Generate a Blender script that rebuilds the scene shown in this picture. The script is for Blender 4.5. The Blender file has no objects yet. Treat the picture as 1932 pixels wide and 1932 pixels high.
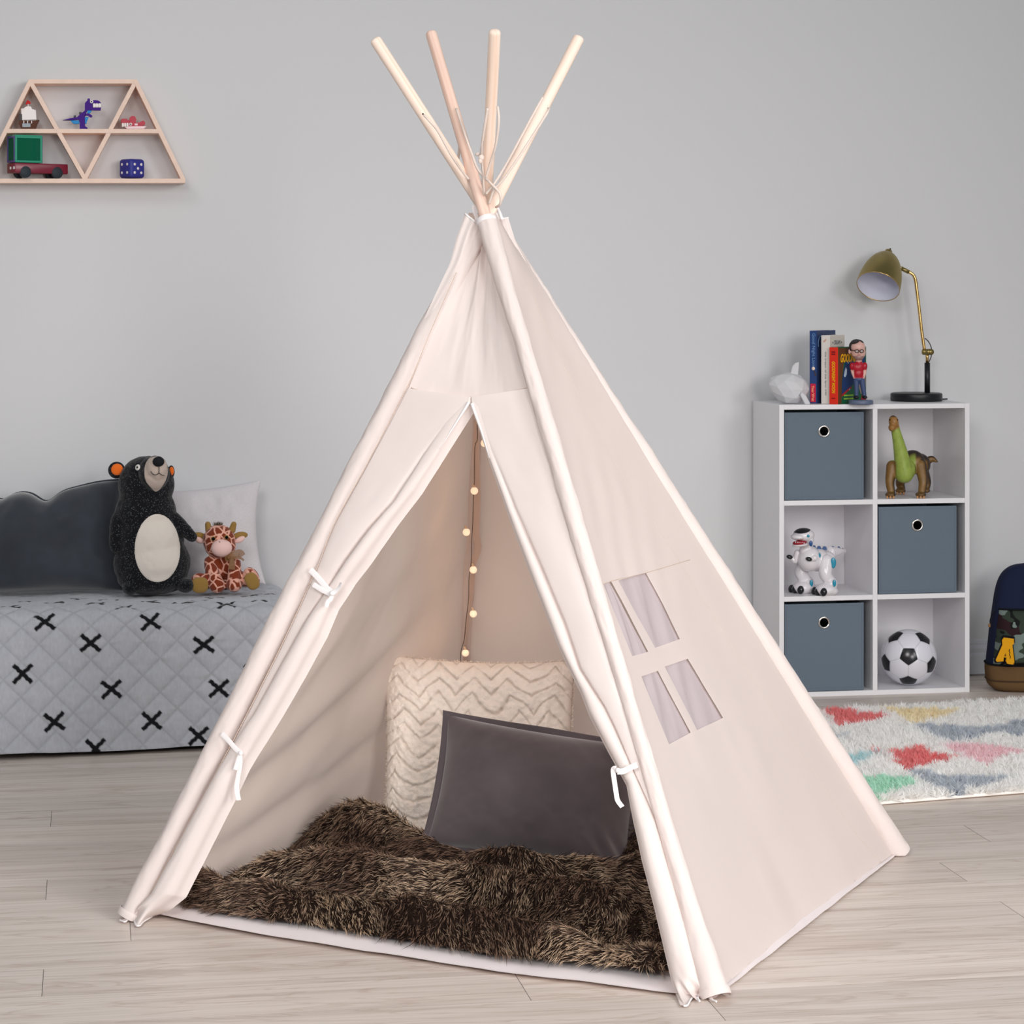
import bpy, bmesh, math, random
import numpy as np
from mathutils import Vector, Matrix, geometry

random.seed(7)
RNG = np.random.default_rng(11)
SC = bpy.context.scene
COL = SC.collection
A = np.array

# ------------------------------------------------------------------ camera frame
# room: X along the back wall, Y towards the wall, Z up.  Camera stands at (0,0,1.25).
TH = 0.171
FPX, CX, CY = 4600.0, 966.0, 543.0
CAM = A([0.0, 0.0, 1.25])
FW = A([math.sin(TH), math.cos(TH), 0.0])
RT = A([math.cos(TH), -math.sin(TH), 0.0])
UP = A([0.0, 0.0, 1.0])
WALL_Y = 7.497


def ray(px, py):
    return FW + RT * ((px - CX) / FPX) + UP * ((CY - py) / FPX)


def at(px, py, d):
    return CAM + ray(px, py) * d


def onz(px, py, z=0.0):
    r = ray(px, py)
    return CAM + r * ((z - CAM[2]) / r[2])


def ony(px, py, y):
    r = ray(px, py)
    return CAM + r * (y / r[1])


def onplane(px, py, p0, n):
    r = ray(px, py)
    return CAM + r * (np.dot(p0 - CAM, n) / np.dot(r, n))


def project(P):
    d = A(P) - CAM
    z = d @ FW
    return A([CX + FPX * (d @ RT) / z, CY - FPX * d[2] / z])


def unit(v):
    v = A(v, float)
    return v / np.linalg.norm(v)


# ------------------------------------------------------------------ noise
def _hash(ix, iy, iz, seed):
    h = (ix * 374761393 + iy * 668265263 + iz * 2147483647 + seed * 974711) & 0xFFFFFFFF
    h = ((h ^ (h >> 13)) * 1274126177) & 0xFFFFFFFF
    h = (h ^ (h >> 16)) & 0xFFFFFFFF
    return h.astype(np.float64) / 4294967295.0


def vnoise(P, seed=0):
    P = np.asarray(P, float)
    if P.shape[-1] == 2:
        P = np.concatenate([P, np.zeros(P.shape[:-1] + (1,))], -1)
    i = np.floor(P).astype(np.int64)
    f = P - i
    f = f * f * (3 - 2 * f)
    r = 0
    for dx in (0, 1):
        for dy in (0, 1):
            for dz in (0, 1):
                w = (f[..., 0] if dx else 1 - f[..., 0]) * (f[..., 1] if dy else 1 - f[..., 1]) * (f[..., 2] if dz else 1 - f[..., 2])
                r = r + w * _hash(i[..., 0] + dx, i[..., 1] + dy, i[..., 2] + dz, seed)
    return r * 2 - 1


def fbm(P, oct=3, seed=0):
    r, a, s = 0, 1.0, 0
    P = np.asarray(P, float)
    for k in range(oct):
        r = r + a * vnoise(P * (2 ** k) + 17.3 * k, seed + k)
        s += a
        a *= .5
    return r / s


def sstep(a, b, x):
    t = np.clip((x - a) / (b - a), 0, 1)
    return t * t * (3 - 2 * t)


# ------------------------------------------------------------------ materials
def lin(c):
    return tuple(((v / 255) / 12.92 if v / 255 <= .04045 else ((v / 255 + .055) / 1.055) ** 2.4) for v in c[:3]) + (1.0,)


def mat(name, rgb=(200, 200, 200), rough=.6, spec=.3, metal=0., aniso=0., bump=None, attr=None, sheen=0., trans=0., alpha=1., vary=None, emit=0., coat=0.):
    m = bpy.data.materials.new(name)
    m.use_nodes = True
    nt = m.node_tree
    N, Lk = nt.nodes, nt.links
    b = N['Principled BSDF']
    b.inputs['Base Color'].default_value = lin(rgb)
    b.inputs['Roughness'].default_value = rough
    b.inputs['Specular IOR Level'].default_value = spec
    b.inputs['Metallic'].default_value = metal
    b.inputs['Anisotropic'].default_value = aniso
    b.inputs['Sheen Weight'].default_value = sheen
    b.inputs['Coat Weight'].default_value = coat
    if emit:
        b.inputs['Emission Color'].default_value = lin(rgb)
        b.inputs['Emission Strength'].default_value = emit
    if alpha < 1:
        b.inputs['Alpha'].default_value = alpha
    tc = N.new('ShaderNodeTexCoord')
    csock = None
    if attr:
        a = N.new('ShaderNodeAttribute')
        a.attribute_name = attr
        csock = a.outputs['Color']
        Lk.new(csock, b.inputs['Base Color'])
    if vary:
        scale, amt = vary[0], vary[1]
        nz = N.new('ShaderNodeTexNoise')
        nz.inputs['Scale'].default_value = scale
        nz.inputs['Detail'].default_value = 4
        Lk.new(tc.outputs['Object'], nz.inputs['Vector'])
        mr = N.new('ShaderNodeMapRange')
        mr.inputs['From Min'].default_value = .25
        mr.inputs['From Max'].default_value = .75
        mr.inputs['To Min'].default_value = 1 - amt
        mr.inputs['To Max'].default_value = 1 + amt
        Lk.new(nz.outputs['Fac'], mr.inputs['Value'])
        mx = N.new('ShaderNodeVectorMath')
        mx.operation = 'SCALE'
        if csock:
            Lk.new(csock, mx.inputs[0])
        else:
            mx.inputs[0].default_value = lin(rgb)[:3]
        Lk.new(mr.outputs['Result'], mx.inputs['Scale'])
        csock = mx.outputs[0]
        Lk.new(csock, b.inputs['Base Color'])
    if bump:
        for (scale, strength, dist) in [bump]:
            nz = N.new('ShaderNodeTexNoise')
            nz.inputs['Scale'].default_value = scale
            nz.inputs['Detail'].default_value = 5
            Lk.new(tc.outputs['Object'], nz.inputs['Vector'])
            bp = N.new('ShaderNodeBump')
            bp.inputs['Strength'].default_value = strength
            bp.inputs['Distance'].default_value = dist
            Lk.new(nz.outputs['Fac'], bp.inputs['Height'])
            Lk.new(bp.outputs['Normal'], b.inputs['Normal'])
    if trans > 0:
        tr = N.new('ShaderNodeBsdfTranslucent')
        tr.inputs['Color'].default_value = lin(rgb)
        if csock:
            Lk.new(csock, tr.inputs['Color'])
        ms = N.new('ShaderNodeMixShader')
        ms.inputs[0].default_value = trans
        out = N['Material Output']
        Lk.new(b.outputs[0], ms.inputs[1])
        Lk.new(tr.outputs[0], ms.inputs[2])
        Lk.new(ms.outputs[0], out.inputs['Surface'])
    return m


# ------------------------------------------------------------------ objects
BASE = {}


def thing(name, label, cat, loc=(0, 0, 0), group=None):
    o = bpy.data.objects.new(name, None)
    o.empty_display_size = .05
    COL.objects.link(o)
    o.location = tuple(loc)
    o['label'] = label
    o['category'] = cat
    if group:
        o['group'] = group
    BASE[o.name] = A(loc, float)
    return o


def tag(o, label, cat, group=None):
    o['label'] = label
    o['category'] = cat
    if group:
        o['group'] = group
    return o


def mk(name, V, F, m, parent=None, smooth=True, col=None, loc=None, label=None, mats=None, fmat=None, nrm=None):
    """one mesh object from world-space vertices; origin at its parent's base (or at loc)"""
    V = np.asarray(V, float).reshape(-1, 3)
    base = BASE[parent.name] if parent is not None else (A(loc, float) if loc is not None else A([V[:, 0].mean(), V[:, 1].mean(), V[:, 2].min()]))
    me = bpy.data.meshes.new(name)
    W = V - base
    if isinstance(F, np.ndarray):
        n = F.shape[1]
        me.vertices.add(len(W))
        me.vertices.foreach_set('co', W.astype(np.float32).ravel())
        me.loops.add(F.size)
        me.loops.foreach_set('vertex_index', F.astype(np.int32).ravel())
        me.polygons.add(len(F))
        me.polygons.foreach_set('loop_start', np.arange(0, F.size, n, dtype=np.int32))
        me.update(calc_edges=True)
        me.validate()
    else:
        me.from_pydata([tuple(v) for v in W], [], [tuple(f) for f in F])
        me.update()
    if smooth:
        me.polygons.foreach_set('use_smooth', np.ones(len(me.polygons), bool))
    for mm in (mats or [m]):
        me.materials.append(mm)
    if fmat is not None:
        me.polygons.foreach_set('material_index', np.asarray(fmat, np.int32))
    if col is not None:
        C = np.asarray(col, np.float32)
        if C.shape[1] == 3:
            C = np.concatenate([C, np.ones((len(C), 1), np.float32)], 1)
        at_ = me.color_attributes.new('Col', 'FLOAT_COLOR', 'POINT')
        at_.data.foreach_set('color', C.ravel())
    if nrm is not None:
        me.normals_split_custom_set_from_vertices(np.asarray(nrm, np.float32))
    o = bpy.data.objects.new(name, me)
    COL.objects.link(o)
    if parent is not None:
        o.parent = parent
        BASE[o.name] = base
    else:
        o.location = tuple(base)
        BASE[o.name] = base
    if label:
        o['label'] = label
    return o


def structure(o):
    o['kind'] = 'structure'
    return o


def join(*parts):
    V, F, n = [], [], 0
    for v, f in parts:
        v = np.asarray(v, float).reshape(-1, 3)
        V.append(v)
        F += [tuple(int(i) + n for i in q) for q in f]
        n += len(v)
    return np.concatenate(V), F


def gridF(nu, nv, cu=False, cv=False):
    F = []
    for i in range(nu if cu else nu - 1):
        for j in range(nv if cv else nv - 1):
            a, b = i, (i + 1) % nu
            c, d = j, (j + 1) % nv
            F.append((a * nv + c, b * nv + c, b * nv + d, a * nv + d))
    return F


def gridFn(nu, nv):
    i, j = np.meshgrid(np.arange(nu - 1), np.arange(nv - 1), indexing='ij')
    a = (i * nv + j).ravel()
    return np.stack([a, a + nv, a + nv + 1, a + 1], 1)


def cr(pts, n):
    """Catmull-Rom through pts (k,d) -> n samples"""
    P = np.asarray(pts, float)
    if P.ndim == 1:
        P = P[:, None]
    k = len(P)
    if k == 2:
        t = np.linspace(0, 1, n)[:, None]
        return P[0] * (1 - t) + P[1] * t
    Q = np.vstack([2 * P[0] - P[1], P, 2 * P[-1] - P[-2]])
    u = np.linspace(0, k - 1, n)
    i = np.minimum(u.astype(int), k - 2)
    t = (u - i)[:, None]
    p0, p1, p2, p3 = Q[i], Q[i + 1], Q[i + 2], Q[i + 3]
    return .5 * ((2 * p1) + (-p0 + p2) * t + (2 * p0 - 5 * p1 + 4 * p2 - p3) * t ** 2 + (-p0 + 3 * p1 - 3 * p2 + p3) * t ** 3)


def frames(P):
    T = np.gradient(P, axis=0)
    T /= np.linalg.norm(T, axis=1)[:, None] + 1e-12
    n = np.cross(T[0], [0, 0, 1.])
    if np.linalg.norm(n) < 1e-3:
        n = np.cross(T[0], [1., 0, 0])
    n = unit(n)
    Ns = [n]
    for k in range(1, len(P)):
        n = n - T[k] * np.dot(n, T[k])
        n = unit(n)
        Ns.append(n)
    Ns = A(Ns)
    return T, Ns, np.cross(T, Ns)


def tube(P, r, seg=12, caps=True, round_caps=False, ell=1.0):
    P = np.asarray(P, float)
    r = np.broadcast_to(np.asarray(r, float), (len(P),)).copy()
    if round_caps:
        m = 5
        T0, T1 = unit(P[1] - P[0]), unit(P[-1] - P[-2])
        a = np.linspace(0, math.pi / 2, m + 1)[:-1]
        P = np.vstack([P[0] - T0 * (r[0] * np.cos(a))[:, None], P, (P[-1] + T1 * (r[-1] * np.cos(a))[:, None])[::-1]])
        r = np.concatenate([r[0] * np.maximum(np.sin(a), .03), r, (r[-1] * np.maximum(np.sin(a), .03))[::-1]])
    T, N, B = frames(P)
    a = np.linspace(0, 2 * math.pi, seg, endpoint=False)
    V = P[:, None, :] + r[:, None, None] * (N[:, None, :] * np.cos(a)[None, :, None] + ell * B[:, None, :] * np.sin(a)[None, :, None])
    F = gridF(len(P), seg, cv=True)
    F = [f[::-1] for f in F]
    V = V.reshape(-1, 3)
    if caps:
        F.append(tuple(range(seg))[::-1])
        F.append(tuple(range((len(P) - 1) * seg, len(P) * seg)))
    return V, F


def capsule(p0, p1, r0, r1, n=8, seg=14):
    t = np.linspace(0, 1, n)[:, None]
    P = A(p0, float) * (1 - t) + A(p1, float) * t
    return tube(P, np.linspace(r0, r1, n), seg, True, True)


def ell(c, r, R=None, nu=18, nv=24, p=1.0):
    u = np.linspace(0, math.pi, nu)
    v = np.linspace(0, 2 * math.pi, nv, endpoint=False)
    sp = lambda x: np.sign(x) * np.abs(x) ** p
    X = sp(np.sin(u))[:, None] * sp(np.cos(v))[None]
    Y = sp(np.sin(u))[:, None] * sp(np.sin(v))[None]
    Z = np.repeat(sp(np.cos(u))[:, None], nv, 1)
    V = np.stack([X, Y, Z], -1).reshape(-1, 3) * A(r)
    if R is not None:
        V = V @ np.asarray(R).T
    F = gridF(nu, nv, cv=True)
    return V + A(c, float), F


def lathe(prof, c, axis=(0, 0, 1), seg=32, caps=True):
    """prof: list of (radius, height) along axis"""
    ax = unit(axis)
    n = np.cross(ax, [0, 0, 1.])
    if np.linalg.norm(n) < 1e-4:
        n = A([1., 0, 0])
    n = unit(n)
    b = np.cross(ax, n)
    prof = A(prof, float)
    a = np.linspace(0, 2 * math.pi, seg, endpoint=False)
    V = A(c) + prof[:, 1][:, None, None] * ax + prof[:, 0][:, None, None] * (np.cos(a)[None, :, None] * n + np.sin(a)[None, :, None] * b)
    F = gridF(len(prof), seg, cv=True)
    F = [f[::-1] for f in F]
    if caps:
        if prof[0, 0] > 1e-6:
            F.append(tuple(range(seg))[::-1])
        if prof[-1, 0] > 1e-6:
            F.append(tuple(range((len(prof) - 1) * seg, len(prof) * seg)))
    return V.reshape(-1, 3), F


def bm_out(bm):
    bm.verts.ensure_lookup_table()
    V = A([v.co[:] for v in bm.verts])
    F = [tuple(v.index for v in f.verts) for f in bm.faces]
    bm.free()
    return V, F


def box(c, size, bev=0., R=None, seg=2):
    bm = bmesh.new()
    bmesh.ops.create_cube(bm, size=1)
    for v in bm.verts:
        v.co = Vector((v.co.x * size[0], v.co.y * size[1], v.co.z * size[2]))
    if bev > 0:
        bmesh.ops.bevel(bm, geom=list(bm.edges), offset=bev, segments=seg, affect='EDGES', profile=.5)
    bm.verts.index_update()
    V, F = bm_out(bm)
    if R is not None:
        V = V @ np.asarray(R).T
    return V + A(c, float), F


def prism(poly, axis_pt, e1, e2, n, thick, bev=0.):
    """polygon (list of (a,b)) in frame e1,e2 at axis_pt, extruded along n by thick"""
    bm = bmesh.new()
    vs = [bm.verts.new((a, b, 0)) for a, b in poly]
    f = bm.faces.new(vs)
    r = bmesh.ops.extrude_face_region(bm, geom=[f])
    for g in r['geom']:
        if isinstance(g, bmesh.types.BMVert):
            g.co.z += thick
    bmesh.ops.recalc_face_normals(bm, faces=bm.faces)
    if bev > 0:
        bmesh.ops.bevel(bm, geom=list(bm.edges), offset=bev, segments=2, affect='EDGES', profile=.5)
    bm.verts.index_update()
    V, F = bm_out(bm)
    return A(axis_pt) + V[:, :1] * A(e1) + V[:, 1:2] * A(e2) + V[:, 2:3] * A(n), F


def sculpt(prims, voxel, smooth=4, fac=.5):
    """voxel-fuse primitives into one continuous skin -> (V, F)"""
    V, F = join(*prims)
    me = bpy.data.meshes.new('tmp')
    me.from_pydata([tuple(v) for v in V], [], F)
    bm = bmesh.new()
    bm.from_mesh(me)
    bmesh.ops.recalc_face_normals(bm, faces=bm.faces)
    bm.to_mesh(me)
    bm.free()
    o = bpy.data.objects.new('tmp', me)
    COL.objects.link(o)
    r = o.modifiers.new('r', 'REMESH')
    r.mode = 'VOXEL'
    r.voxel_size = voxel
    s = o.modifiers.new('s', 'SMOOTH')
    s.factor = fac
    s.iterations = smooth
    dg = bpy.context.evaluated_depsgraph_get()
    ev = o.evaluated_get(dg)
    m2 = ev.to_mesh()
    n = len(m2.vertices)
    W = np.empty(n * 3, np.float32)
    m2.vertices.foreach_get('co', W)
    F2 = [tuple(p.vertices) for p in m2.polygons]
    ev.to_mesh_clear()
    bpy.data.objects.remove(o)
    bpy.data.meshes.remove(me)
    return W.reshape(-1, 3).astype(float), F2


def vnormals(V, F):
    N = np.zeros_like(V)
    for f in F:
        a, b, c = V[f[0]], V[f[1]], V[f[2]]
        n = np.cross(b - a, c - a)
        for i in f:
            N[i] += n
    return N / (np.linalg.norm(N, axis=1)[:, None] + 1e-12)


def patch(V, F, mask, off):
    """faces whose vertices all satisfy mask, lifted along the normals"""
    N = vnormals(V, F)
    keep = [f for f in F if all(mask[i] for i in f)]
    ids = sorted(set(i for f in keep for i in f))
    mp = {i: k for k, i in enumerate(ids)}
    W = V[ids] + N[ids] * off
    Fk = [tuple(mp[i] for i in f) for f in keep]
    return W, Fk


def text_mesh(name, s, m, parent, origin, e1, e2, size, extrude=.0003, bold=0., fit=None, shear=0.):
    """flat lettering: origin = lower-left corner in world, e1 reading direction, e2 letter-up"""
    c = bpy.data.curves.new(name, 'FONT')
    c.body = s
    c.size = size
    c.extrude = extrude
    c.offset = bold
    c.shear = shear
    o = bpy.data.objects.new(name, c)
    COL.objects.link(o)
    dg = bpy.context.evaluated_depsgraph_get()
    me = o.evaluated_get(dg).to_mesh()
    V = A([v.co[:] for v in me.vertices])
    F = [tuple(p.vertices) for p in me.polygons]
    o.evaluated_get(dg).to_mesh_clear()
    bpy.data.objects.remove(o)
    bpy.data.curves.remove(c)
    V[:, :2] -= V[:, :2].min(0)
    if fit:
        V[:, 0] *= fit[0] / V[:, 0].max()
        V[:, 1] *= fit[1] / V[:, 1].max()
    e1, e2 = unit(e1), unit(e2)
    n = np.cross(e1, e2)
    W = A(origin) + V[:, :1] * e1 + V[:, 1:2] * e2 + V[:, 2:3] * n
    return mk(name, W, F, m, parent, smooth=False)


def rotz(a):
    c, s = math.cos(a), math.sin(a)
    return A([[c, -s, 0], [s, c, 0], [0, 0, 1.]])


def rodr(axis, a):
    k = unit(axis)
    K = A([[0, -k[2], k[1]], [k[2], 0, -k[0]], [-k[1], k[0], 0]])
    return np.eye(3) + math.sin(a) * K + (1 - math.cos(a)) * K @ K


def blades(P, D, L, W, bend, C0, C1, C2, fat=.8):
    """hair strands as thin tapering ribbons: roots P, directions D, lengths L, widths W"""
    n = len(P)
    D = D / np.linalg.norm(D, axis=1)[:, None]
    R = RNG.normal(size=(n, 3))
    S = np.cross(D, R)
    S /= np.linalg.norm(S, axis=1)[:, None] + 1e-9
    L = L[:, None]
    W = W[:, None]
    mid = P + D * L * .5 + bend * L * .12
    tip = P + D * L * .95 + bend * L * .45
    V = np.stack([P - S * W, P + S * W, mid - S * W * fat, mid + S * W * fat, tip], 1).reshape(-1, 3)
    o = (np.arange(n) * 5)[:, None]
    F = np.concatenate([o + A([[0, 1, 3]]), o + A([[0, 3, 2]]), o + A([[2, 3, 4]])], 1).reshape(-1, 3)
    C = np.stack([C0, C0, C1, C1, C2], 1).reshape(-1, 3)
    return V, F, C


# ------------------------------------------------------------------ camera, light, world
cam = bpy.data.cameras.new('camera')
camo = bpy.data.objects.new('camera', cam)
COL.objects.link(camo)
camo.location = CAM
camo.rotation_euler = (math.pi / 2, 0, -TH)
cam.sensor_width = 36
cam.sensor_fit = 'HORIZONTAL'
cam.lens = FPX / 1932 * 36
cam.shift_y = -(966 - CY) / 1932
cam.dof.use_dof = True
cam.dof.focus_distance = 4.9
cam.dof.aperture_fstop = 30
SC.camera = camo
SC.view_settings.view_transform = 'Standard'
SC.view_settings.look = 'None'
SC.view_settings.exposure = 0.0
SC.cycles.use_denoising = True
SC.cycles.max_bounces = 20
SC.cycles.diffuse_bounces = 12
SC.cycles.transmission_bounces = 14
SC.cycles.transparent_max_bounces = 16

w = bpy.data.worlds.new('world')
SC.world = w
w.use_nodes = True
w.node_tree.nodes['Background'].inputs[0].default_value = (.93, .96, 1, 1)
w.node_tree.nodes['Background'].inputs[1].default_value = .24


def area(name, loc, target, size, power, color=(1, 1, 1), size_y=None):
    l = bpy.data.lights.new(name, 'AREA')
    l.energy = power
    l.color = color
    l.size = size
    if size_y:
        l.shape = 'RECTANGLE'
        l.size_y = size_y
    o = bpy.data.objects.new(name, l)
    COL.objects.link(o)
    o.location = loc
    d = Vector(target) - Vector(loc)
    o.rotation_euler = d.to_track_quat('-Z', 'Y').to_euler()
    return o


def soft(*a, spread=180, **k):
    o = area(*a, **k)
    o.data.spread = math.radians(spread)
    return o


soft('key_softbox', (-1.1, -.7, 3.1), (.85, 4.7, .25), 1.6, 22.5, (1, .98, .97), spread=68)
soft('fill_softbox', (3.7, .4, 2.5), (1.0, 4.9, .25), 1.6, 26, (1, .97, .955), spread=72)
soft('front_helper_light', (1.9, -.9, 1.55), (.75, 5.1, .45), 1.3, 17, (1, .96, .94), spread=62)  # added light near the camera, brightens the tent interior through the door
soft('wall_softbox_left', (-1.2, 4.5, 3.5), (.3, 7.4, 2.5), .9, 15, (1, .995, .99))
soft('wall_softbox_right', (3.9, 3.9, 3.1), (2.1, 7.4, 1.8), .9, 14.5, (1, .995, .99))
soft('ceiling_bounce', (.9, 3.0, 3.7), (.9, 5.2, 0), 2.4, 12, (1, .98, .96))
# ================================================================== THE ROOM
M_WALL = mat('wall_paint', (213, 214, 216), .9, .15, bump=(420, .05, .0006))
M_BASE = mat('white_trim_paint', (205, 208, 214), .45, .4)
V = A([[-3.2, WALL_Y, 0], [5.2, WALL_Y, 0], [5.2, WALL_Y, 3.2], [-3.2, WALL_Y, 3.2],
       [-3.2, WALL_Y + .1, 0], [5.2, WALL_Y + .1, 0], [5.2, WALL_Y + .1, 3.2], [-3.2, WALL_Y + .1, 3.2]])
structure(mk('wall_back', V, [(0, 1, 2, 3), (7, 6, 5, 4), (3, 2, 6, 7), (0, 4, 5, 1), (0, 3, 7, 4), (1, 5, 6, 2)], M_WALL, smooth=False))

# skirting board: stepped profile run along the wall
prof = [(0, .006), (.014, .006), (.014, .062), (.0125, .068), (.0095, .074), (.0105, .080), (.0105, .088), (.0085, .094), (.006, .099), (.0065, .104), (.004, .1125), (0, .1156)]
Vb, n = [], len(prof)
for X in (-3.2, 5.2):
    Vb += [(X, WALL_Y - d, z) for d, z in prof]
structure(mk('baseboard_back', Vb, [(i, i + 1, n + i + 1, n + i) for i in range(n - 1)] + [tuple(range(n))[::-1], tuple(range(n, 2 * n))], M_BASE, smooth=False))

# floor: laminate planks, each with its own tone
mf = bpy.data.materials.new('floor_planks')
mf.use_nodes = True
nt = mf.node_tree
N, Lk = nt.nodes, nt.links
b = N['Principled BSDF']
b.inputs['Roughness'].default_value = .42
b.inputs['Specular IOR Level'].default_value = .32
tc = N.new('ShaderNodeTexCoord')
at_n = N.new('ShaderNodeAttribute'); at_n.attribute_name = 'Col'
sepc = N.new('ShaderNodeSeparateColor'); Lk.new(at_n.outputs['Color'], sepc.inputs[0])
sc3 = N.new('ShaderNodeVectorMath'); sc3.operation = 'SCALE'; sc3.inputs['Scale'].default_value = 37
Lk.new(at_n.outputs['Color'], sc3.inputs[0])
addv = N.new('ShaderNodeVectorMath'); addv.operation = 'ADD'
Lk.new(tc.outputs['Object'], addv.inputs[0]); Lk.new(sc3.outputs[0], addv.inputs[1])


def stretch_noise(sx, sy, detail, dist=0.):
    mp = N.new('ShaderNodeMapping'); mp.inputs['Scale'].default_value = (sx, sy, 1)
    Lk.new(addv.outputs[0], mp.inputs['Vector'])
    nz = N.new('ShaderNodeTexNoise'); nz.inputs['Scale'].default_value = 1
    nz.inputs['Detail'].default_value = detail; nz.inputs['Distortion'].default_value = dist
    Lk.new(mp.outputs[0], nz.inputs['Vector'])
    return nz.outputs['Fac']


def ramp(sock, stops):
    r = N.new('ShaderNodeValToRGB')
    el = r.color_ramp.elements
    el[0].position, el[0].color = stops[0][0], stops[0][1]
    el[1].position, el[1].color = stops[-1][0], stops[-1][1]
    for p, c in stops[1:-1]:
        e = el.new(p); e.color = c
    Lk.new(sock, r.inputs['Fac'])
    return r.outputs['Color']


def mulc(a, b_, f=1.):
    m = N.new('ShaderNodeMix'); m.data_type = 'RGBA'; m.blend_type = 'MULTIPLY'
    m.inputs['Factor'].default_value = f
    Lk.new(a, m.inputs['A']); Lk.new(b_, m.inputs['B'])
    return m.outputs['Result']


g1 = ramp(stretch_noise(1.3, 22, 6, .6), [(.28, lin((200, 187, 177))), (.5, lin((217, 206, 197))), (.75, lin((224, 214, 206)))])
g2 = ramp(stretch_noise(3.0, 150, 4, .2), [(.30, lin((214, 205, 198))), (.55, lin((255, 255, 255)))])
g3 = ramp(stretch_noise(1.0, 9, 8, 2.6), [(.455, (1, 1, 1, 1)), (.487, lin((222, 211, 203))), (.52, (1, 1, 1, 1))])
tone = N.new('ShaderNodeMapRange'); tone.inputs['To Min'].default_value = .93; tone.inputs['To Max'].default_value = 1.05
Lk.new(sepc.outputs[0], tone.inputs['Value'])
fin = N.new('ShaderNodeVectorMath'); fin.operation = 'SCALE'
Lk.new(mulc(mulc(g1, g2, .42), g3, .55), fin.inputs[0]); Lk.new(tone.outputs[0], fin.inputs['Scale'])
Lk.new(fin.outputs[0], b.inputs['Base Color'])
bp = N.new('ShaderNodeBump'); bp.inputs['Strength'].default_value = .12; bp.inputs['Distance'].default_value = .001
Lk.new(g2, bp.inputs['Height']); Lk.new(bp.outputs[0], b.inputs['Normal'])
M_FLOOR = mf
M_GAP = mat('floor_gap', (70, 62, 56), .9, .1)

W_PL, L_PL, GAP = .172, 1.22, .0005
rows = {}
for X, Y in [(.0755, 4.79), (-.091, 5.15), (-.0855, 4.45), (.761, 4.29), (1.067, 4.1), (1.8245, 4.65), (-.0925, 5.9)]:
    rows[math.floor((Y - 5.068) / W_PL)] = X
Vf, Ff, Cf, fm = [], [], [], []
k0, k1 = math.floor((.4 - 5.068) / W_PL), math.floor((WALL_Y - 5.068) / W_PL)
for k in range(k0, k1 + 1):
    y0, y1 = 5.068 + k * W_PL, min(5.068 + (k + 1) * W_PL, WALL_Y)
    x = rows.get(k, random.uniform(-.85, -.35))
    x -= math.ceil((x + 3.2) / L_PL) * L_PL
    while x < 5.2:
        a, b_ = max(x + GAP, -3.2), min(x + L_PL - GAP, 5.2)
        if b_ > a:
            i = len(Vf)
            Vf += [(a, y0 + .00018, 0), (b_, y0 + .00018, 0), (b_, y1 - .00018, 0), (a, y1 - .00018, 0)]
            Ff.append((i, i + 1, i + 2, i + 3))
            c = (random.random(), random.random(), random.random())
            Cf += [c] * 4
            fm.append(0)
        x += L_PL
i = len(Vf)
Vf += [(-3.2, .4, -.0016), (5.2, .4, -.0016), (5.2, WALL_Y, -.0016), (-3.2, WALL_Y, -.0016)]
Cf += [(.5, .5, .5)] * 4
Ff.append((i, i + 1, i + 2, i + 3)); fm.append(1)
structure(mk('floor', Vf, Ff, None, smooth=False, col=Cf, mats=[M_FLOOR, M_GAP], fmat=fm, loc=(0, 0, 0)))

# ================================================================== BED AND QUILT
M_MATTRESS = mat('mattress_ticking', (150, 150, 152), .9)
M_DARK = mat('dark_bed_base', (38, 37, 38), .8)
bed = thing('bed', 'low bed hidden under the grey quilt, dark base showing along the floor', 'bed', (-.4, 7.05, 0))
v, f = box((-.41, 7.085, .24), (1.80, .74, .17), .05, seg=4)
mk('mattress', v, f, M_MATTRESS, bed)
v, f = box((-.41, 7.085, .08), (1.80, .78, .15), .008)
mk('bed_base', v, f, M_DARK, bed, smooth=False)

prof = A([(7.478, .350), (7.3, .357), (7.05, .366), (6.88, .377), (6.78, .383), (6.73, .382), (6.695, .372), (6.675, .352), (6.664, .32), (6.655, .27), (6.64, .2), (6.618, .1), (6.60, .016)])
PP = cr(prof, 2400)
arc = np.concatenate([[0], np.cumsum(np.linalg.norm(np.diff(PP, axis=0), axis=1))])
SF = arc[-1]
sv = np.concatenate([np.arange(0, .50, .007), np.arange(.50, SF, .0024), [SF]])
pY, pZ = np.interp(sv, arc, PP[:, 0]), np.interp(sv, arc, PP[:, 1])
ux = np.concatenate([np.arange(-1.35, -.92, .02), np.arange(-.92, -.36, .0034), np.arange(-.36, .66, .0024), np.arange(.66, .70, .006), np.arange(.70, .93, .006)])
XE, RE = .53, .05     # the end of the bed: top runs to XE, then turns down
d = np.maximum(ux - XE, 0)
ang = np.minimum(d / RE, math.pi / 2)
Xp = np.where(ux < XE, ux, XE + RE * np.sin(ang) + .05 * np.maximum(d - RE * math.pi / 2, 0))
drop = np.where(ux < XE, 0, RE * (1 - np.cos(ang)) + np.maximum(d - RE * math.pi / 2, 0))
UX, SV = np.meshgrid(ux, sv, indexing='ij')
X = np.repeat(Xp[:, None], len(sv), 1)
Y = np.repeat(pY[None], len(ux), 0)
Z = np.maximum(pZ[None] - drop[:, None], .014)
low = np.clip(1 - Z / .36, 0, 1)
Y = Y + np.clip((X + .0), -.6, .6) * .10 * low * sstep(.55, .85, SV)
nY, nZ = np.gradient(pZ, sv), -np.gradient(pY, sv)     # outward normal of the profile
nY, nZ = nY[None] * 1.0, nZ[None] * 1.0
q1, q2 = (UX + SV) / .092, (UX - SV) / .092
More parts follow.
